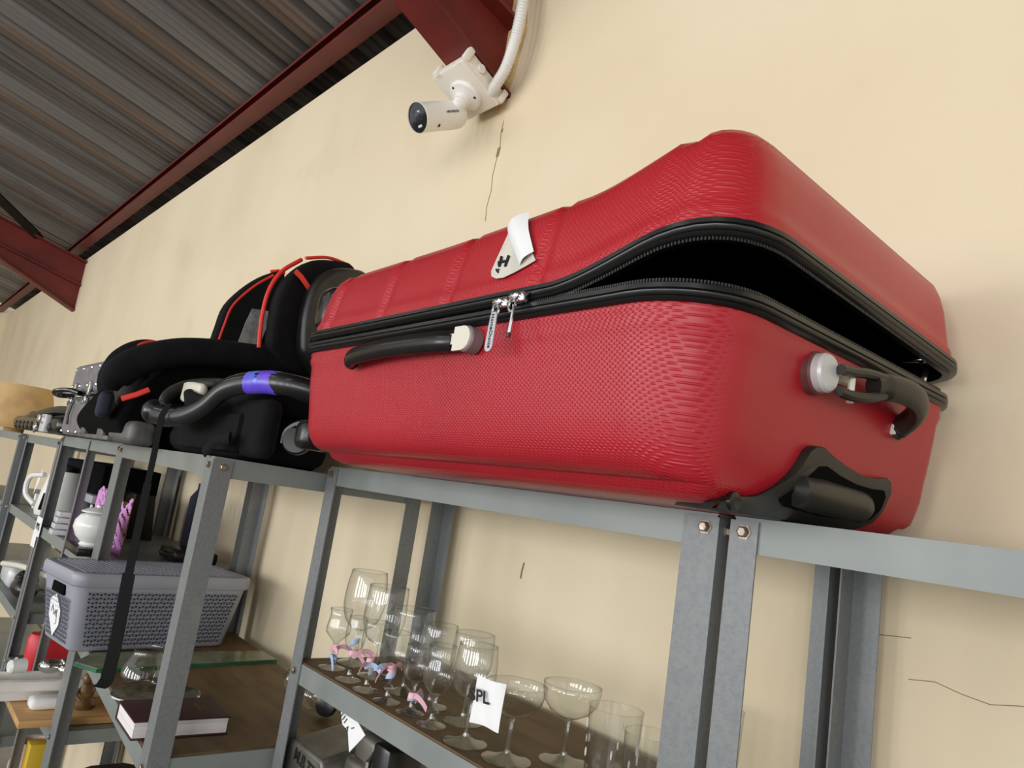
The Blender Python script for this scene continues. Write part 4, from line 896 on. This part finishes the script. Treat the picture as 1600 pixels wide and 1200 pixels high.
obj('bowl_lid', B().lathe([(.046, 0), (.044, .004), (.028, .012), (.008, .016), (.008, .022), (.001, .026)], (-2.535, -.462, ZB+.126), n=30), 'ceramic', sb_)
simple('dark_box', B().rbox((-2.565, -.462, ZB+.012), (.18, .09, .024), .004), 'blackp', 'flat dark box under the white lidded bowl', 'box', (-2.56, -.385, ZB))
tn = thing('leopard_tin', 'leopard-patterned round tin with a black lid behind the pink cut paper', 'tin', (-2.955, -.315, ZB))
obj('tin_body', B().lathe([(.055, 0), (.055, .15), (.05, .155)], (-2.955, -.315, ZB), n=28), 'leopard', tn)
obj('tin_lid', B().lathe([(.058, 0), (.058, .022), (.05, .026)], (-2.955, -.315, ZB+.152), n=28), 'blackp', tn)
simple('black_flask', B().lathe([(.03, 0), (.03, .2), (.012, .23), (.012, .25)], (-2.66, -.13, ZB), n=20), 'navy', 'tall dark flask beside the leopard tin', 'flask', (-2.66, -.13, ZB))
bx = thing('dark_suitcase', 'flat dark case lying behind the basket on the narrow shelf', 'case', (-2.55, -.14, ZB))
obj('case_body', B().rbox((-2.53, -.17, ZB+.02), (.16, .14, .04), .01), 'blackp', bx); obj('case_handle', B().tube([(-2.55, -.238, ZB+.02), (-2.55, -.256, ZB+.025), (-2.51, -.256, ZB+.025), (-2.51, -.238, ZB+.02)], .005, n=6), 'dustp', bx)
# lower shelf of the narrow unit: pine board, red-rimmed dish, figurine, white trays
simple('pine_board', B().rbox((-2.63, -.33, 1.0065), (.33, .44, .020), .003), 'pine', 'light pine board lying on the lower shelf left of the deep unit', 'board', (-2.6, -.32, .988))
dsh = thing('round_dish', 'round glass dish with a coral red rim on the pine board', 'dish', (-2.46, -.25, 1.008))
obj('dish_side', B().lathe([(.06, 0), (.066, .02), (.066, .024)], (-2.50, -.25, 1.018), n=28, cap=False), 'coral', dsh); obj('dish_inside', B().lathe([(.001, .018), (.05, .018), (.063, .024)], (-2.50, -.25, 1.018), n=28, cap=False), 'slabtop', dsh)
fgm = thing('figurine', 'small brown seated figurine on the pine board behind the post', 'figurine', (-2.54, -.37, 1.008))
obj('figure_body', B().lathe([(.03, 0), (.032, .012), (.02, .03), (.024, .05), (.016, .068), (.006, .074)], (-2.56, -.37, 1.017), n=14), 'brown', fgm); obj('figure_head', B().ell((-2.56, -.375, 1.101), (.014, .014, .017), 12, 8), 'brown', fgm); obj('figure_arm', B().tube([(-2.56, -.39, 1.071), (-2.54, -.405, 1.059), (-2.53, -.39, 1.044)], .005, n=6), 'brown', fgm)
for k, (x, y, z, lab) in enumerate([(-2.66, -.50, 1.056, 'white plastic tray in clear wrap, the upper one of the pair left of the basket'), (-2.70, -.56, 1.019, 'white plastic tray in clear wrap, the lower one of the pair left of the basket')]):
    t = thing('white_tray', lab, 'tray', (x, y, z))
    b = B(); b.rbox((x, y+.05, z+.004), (.10, .40, .008), .002)
    obj('tray_floor', b, 'white', t)
    for dx in (-.05, .05): obj('tray_wall', B().rbox((x+dx, y+.05, z+.016), (.006, .40, .032), .002), 'white', t)
    for dy in (-.15, .25): obj('tray_wall', B().rbox((x, y+dy, z+.016), (.10, .006, .032), .002), 'white', t)
    obj('flange', B().rbox((x+.06, y+.05, z+.031), (.03, .41, .003), .001), 'white', t)
b = B(); b.rbox((-2.62, -.36, 1.022), (.14, .3, .03), .004); 
simple('clear_wrap', B().rbox((-2.575, -.47, 1.034), (.06, .09, .034), .014, seg=3), 'paper', 'crumpled clear plastic wrap under the white trays', 'wrap', (-2.585, -.45, 1.008))
simple('yellow_box', B().rbox((-2.80, -.40, .70), (.06, .08, .29), .004), 'yellow', 'yellow carton under the pine board', 'box', (-2.80, -.40, .5515))
# unit five: red things, silver ornaments
simple('red_mug', B().lathe([(.034, 0), (.042, .05), (.043, .12), (.036, .135), (.03, .135)], (-3.02, -.43, .9965), n=20), 'reditem', 'red mug on the lower shelf left of the basket', 'mug', (-3.02, -.43, .9965))
simple('red_carton', B().rbox((-2.90, -.38, 1.066), (.06, .14, .138), .003), 'reditem', 'red carton half hidden behind the basket corner', 'box', (-2.90, -.38, .9965))
simple('silver_ornament', B().ell((-2.67, -.46, 1.112), (.022, .035, .022)).ell((-2.64, -.42, 1.108), (.020, .025, .018)).ell((-2.68, -.42, 1.118), (.018, .018, .016)), 'chrome', 'shiny gold and silver ornaments heaped under the basket corner', 'ornament', (-2.67, -.45, 1.09))
cupm = thing('white_mug', 'white mug lying on its side by the shiny ornaments', 'mug', (-2.665, -.58, 1.089))
obj('mug_body', B().lathe([(.015, 0), (.020, .006), (.021, .045), (.019, .045), (.017, .008), (.001, .007)], (-2.675, -.57, 1.110), (-.2, .95, .05), n=22), 'ceramic', cupm); obj('mug_handle', B().tube([(-2.697+.016*cos(a), -.55, 1.112+.017*sin(a)) for a in [pi*.5+pi*i/10 for i in range(11)]], .004, n=8), 'ceramic', cupm)
simple('black_bag', B().rbox((-3.10, -.20, 1.10), (.30, .24, .20), .05, seg=3), 'navy', 'soft dark navy bag on the lower shelf left of the basket', 'bag', (-3.10, -.2, .9965))
for i, (x, lab) in enumerate([(-3.0, 'dark wedge-shaped appliance on the middle shelf behind the paper slips'), (-2.93, 'row of pale slim packets on the middle shelf beside the dark appliance')]):
    if i == 0:
        t = thing('dark_appliance', lab, 'appliance', (x, -.3, 1.4715)); obj('appliance_body', side_prism([(-.42, 1.4715), (-.42, 1.52), (-.30, 1.63), (-.16, 1.64), (-.14, 1.4715)], -3.24, -3.05), 'blackp', t); obj('grey_bar', B().rbox((-3.14, -.36, 1.60), (.17, .03, .03), .004), 'greyp', t)
    else:
        for k in range(4): tag(obj('slim_packet', B().rbox((-3.005, -.43+.003*k, 1.481+.021*k), (.06, .12, .018), .003), 'silverp', org=(-3.005, -.43, 1.472+.021*k)), ('pale slim packet at the bottom of the small pile', 'second pale slim packet from the bottom of the small pile', 'third pale slim packet from the bottom of the small pile', 'pale slim packet on top of the small pile')[k], 'packet', 'pale packets in a small pile')
sn = thing('price_slips', 'two white paper slips stuck on the thin post far left', 'label', (-3.06, -.48, 1.42))
obj('slip', B().plate([(-.055, -.035), (.055, -.03), (.055, .04), (-.055, .038)], (-3.285, -.481, 1.462), (1, 0, .0), (0, 0, 1), .0008), 'paper', sn); obj('slip', B().plate([(-.04, -.03), (.04, -.028), (.04, .03), (-.04, .03)], (-3.315, -.480, 1.415), (1, 0, .0), (0, 0, 1), .0008), 'paper', sn)
text('lettering', 'MMS', 'ink', sn, (-3.285, -.483, 1.465), (1, 0, 0), (0, 0, 1), .034, .0006)
# unit six: white jug and black things
jg = thing('white_jug', 'white plastic jug kettle with a black base on the shelf under the hard case', 'kettle', (-3.62, -.36, 1.4765))
b = B(); b.lathe([(.085, 0), (.09, .02), (.08, .10), (.065, .17), (.06, .19), (.045, .195)], (-3.66, -.36, 1.4765), n=24); obj('jug_body', b, 'white', jg)
obj('jug_lid', B().lathe([(.062, 0), (.06, .02), (.02, .03)], (-3.66, -.36, 1.668), n=24), 'blackp', jg); obj('jug_handle', B().tube(spline([(-3.73, -.43, 1.64), (-3.80, -.47, 1.62), (-3.81, -.47, 1.55), (-3.74, -.44, 1.51)], 5), .011, n=8), 'white', jg)
obj('jug_window', B().tube([(-3.60, -.432, 1.50), (-3.60, -.425, 1.57)], .012, n=6, flat=(.3, 1.3)), 'blackp', jg)
simple('dark_cabinet', B().rbox((-3.98, -.20, 1.60), (.22, .28, .24), .012), 'navy', 'dark blue upright case at the left edge of the shelf', 'case', (-3.98, -.2, 1.476))
simple('black_carton', B().rbox((-3.45, -.18, 1.60), (.2, .22, .245), .006), 'lining', 'black carton behind the white jug', 'box', (-3.48, -.24, 1.476))
wc = simple('white_card', B().plate([(0, -.02), (.035, .035), (.015, .10), (-.03, .06)], (-3.93, -.42, 1.56), (1, 0, 0), (0, .1, 1), .001).rbox((-3.925, -.40, 1.51), (.03, .03, .067), .004), 'paper', 'small white card standing at the left edge of the shelf', 'card', (-3.93, -.42, 1.476))
simple('black_shoe', B().ell((-3.60, -.42, 1.185), (.11, .05, .043)).ell((-3.66, -.41, 1.205), (.05, .045, .045)), 'blackp', 'black shoe on the lower shelf at the left edge', 'shoe', (-3.62, -.42, 1.1415))
simple('grey_appliance', B().rbox((-3.90, -.37, 1.19), (.22, .18, .097), .03, seg=3), 'silverp', 'silver-grey small appliance beside the black shoe', 'appliance', (-3.88, -.37, 1.1415))
simple('cream_wand', B().tube(spline([(-3.70, -.50, 1.262), (-3.5, -.47, 1.285), (-3.36, -.44, 1.29), (-3.2, -.40, 1.29)], 5), .012, n=10).rbox((-3.42, -.20, 1.20), (.16, .12, .117), .03), 'cream', 'cream plastic handled tool on the lower shelf left of the posts', 'tool', (-3.5, -.45, 1.1415))
# bottom left corner
vs_ = simple('pottery_vase', B().lathe([(.05, 0), (.062, .06), (.060, .19), (.045, .24), (.05, .26), (.044, .258), (.038, .24), (.03, .18)], (-2.92, -.40, .5515), n=24), 'vase', 'speckled pale pink pottery vase at the bottom left corner', 'vase', (-2.92, -.40, .5515))
simple('orange_toy', B().lathe([(.034, 0), (.040, .02), (.040, .10), (.02, .13), (.016, .15)], (-3.06, -.40, .5515), n=16), 'orange', 'orange plastic bottle at the lower left edge above the vase', 'bottle', (-3.06, -.40, .5515))
simple('dark_bundle', B().rbox((-2.66, -.20, .663), (.30, .24, .22), .07, seg=3), 'fabric2', 'dark cloth bundle at the bottom left under the pine board', 'bundle', (-2.64, -.30, .55))
simple('red_cushion', B().rbox((-2.50, -.42, .66), (.10, .06, .21), .03, seg=3), 'maroon', 'dull dark red cushion edge at the bottom left behind the thick post', 'cushion', (-2.50, -.42, .5515))
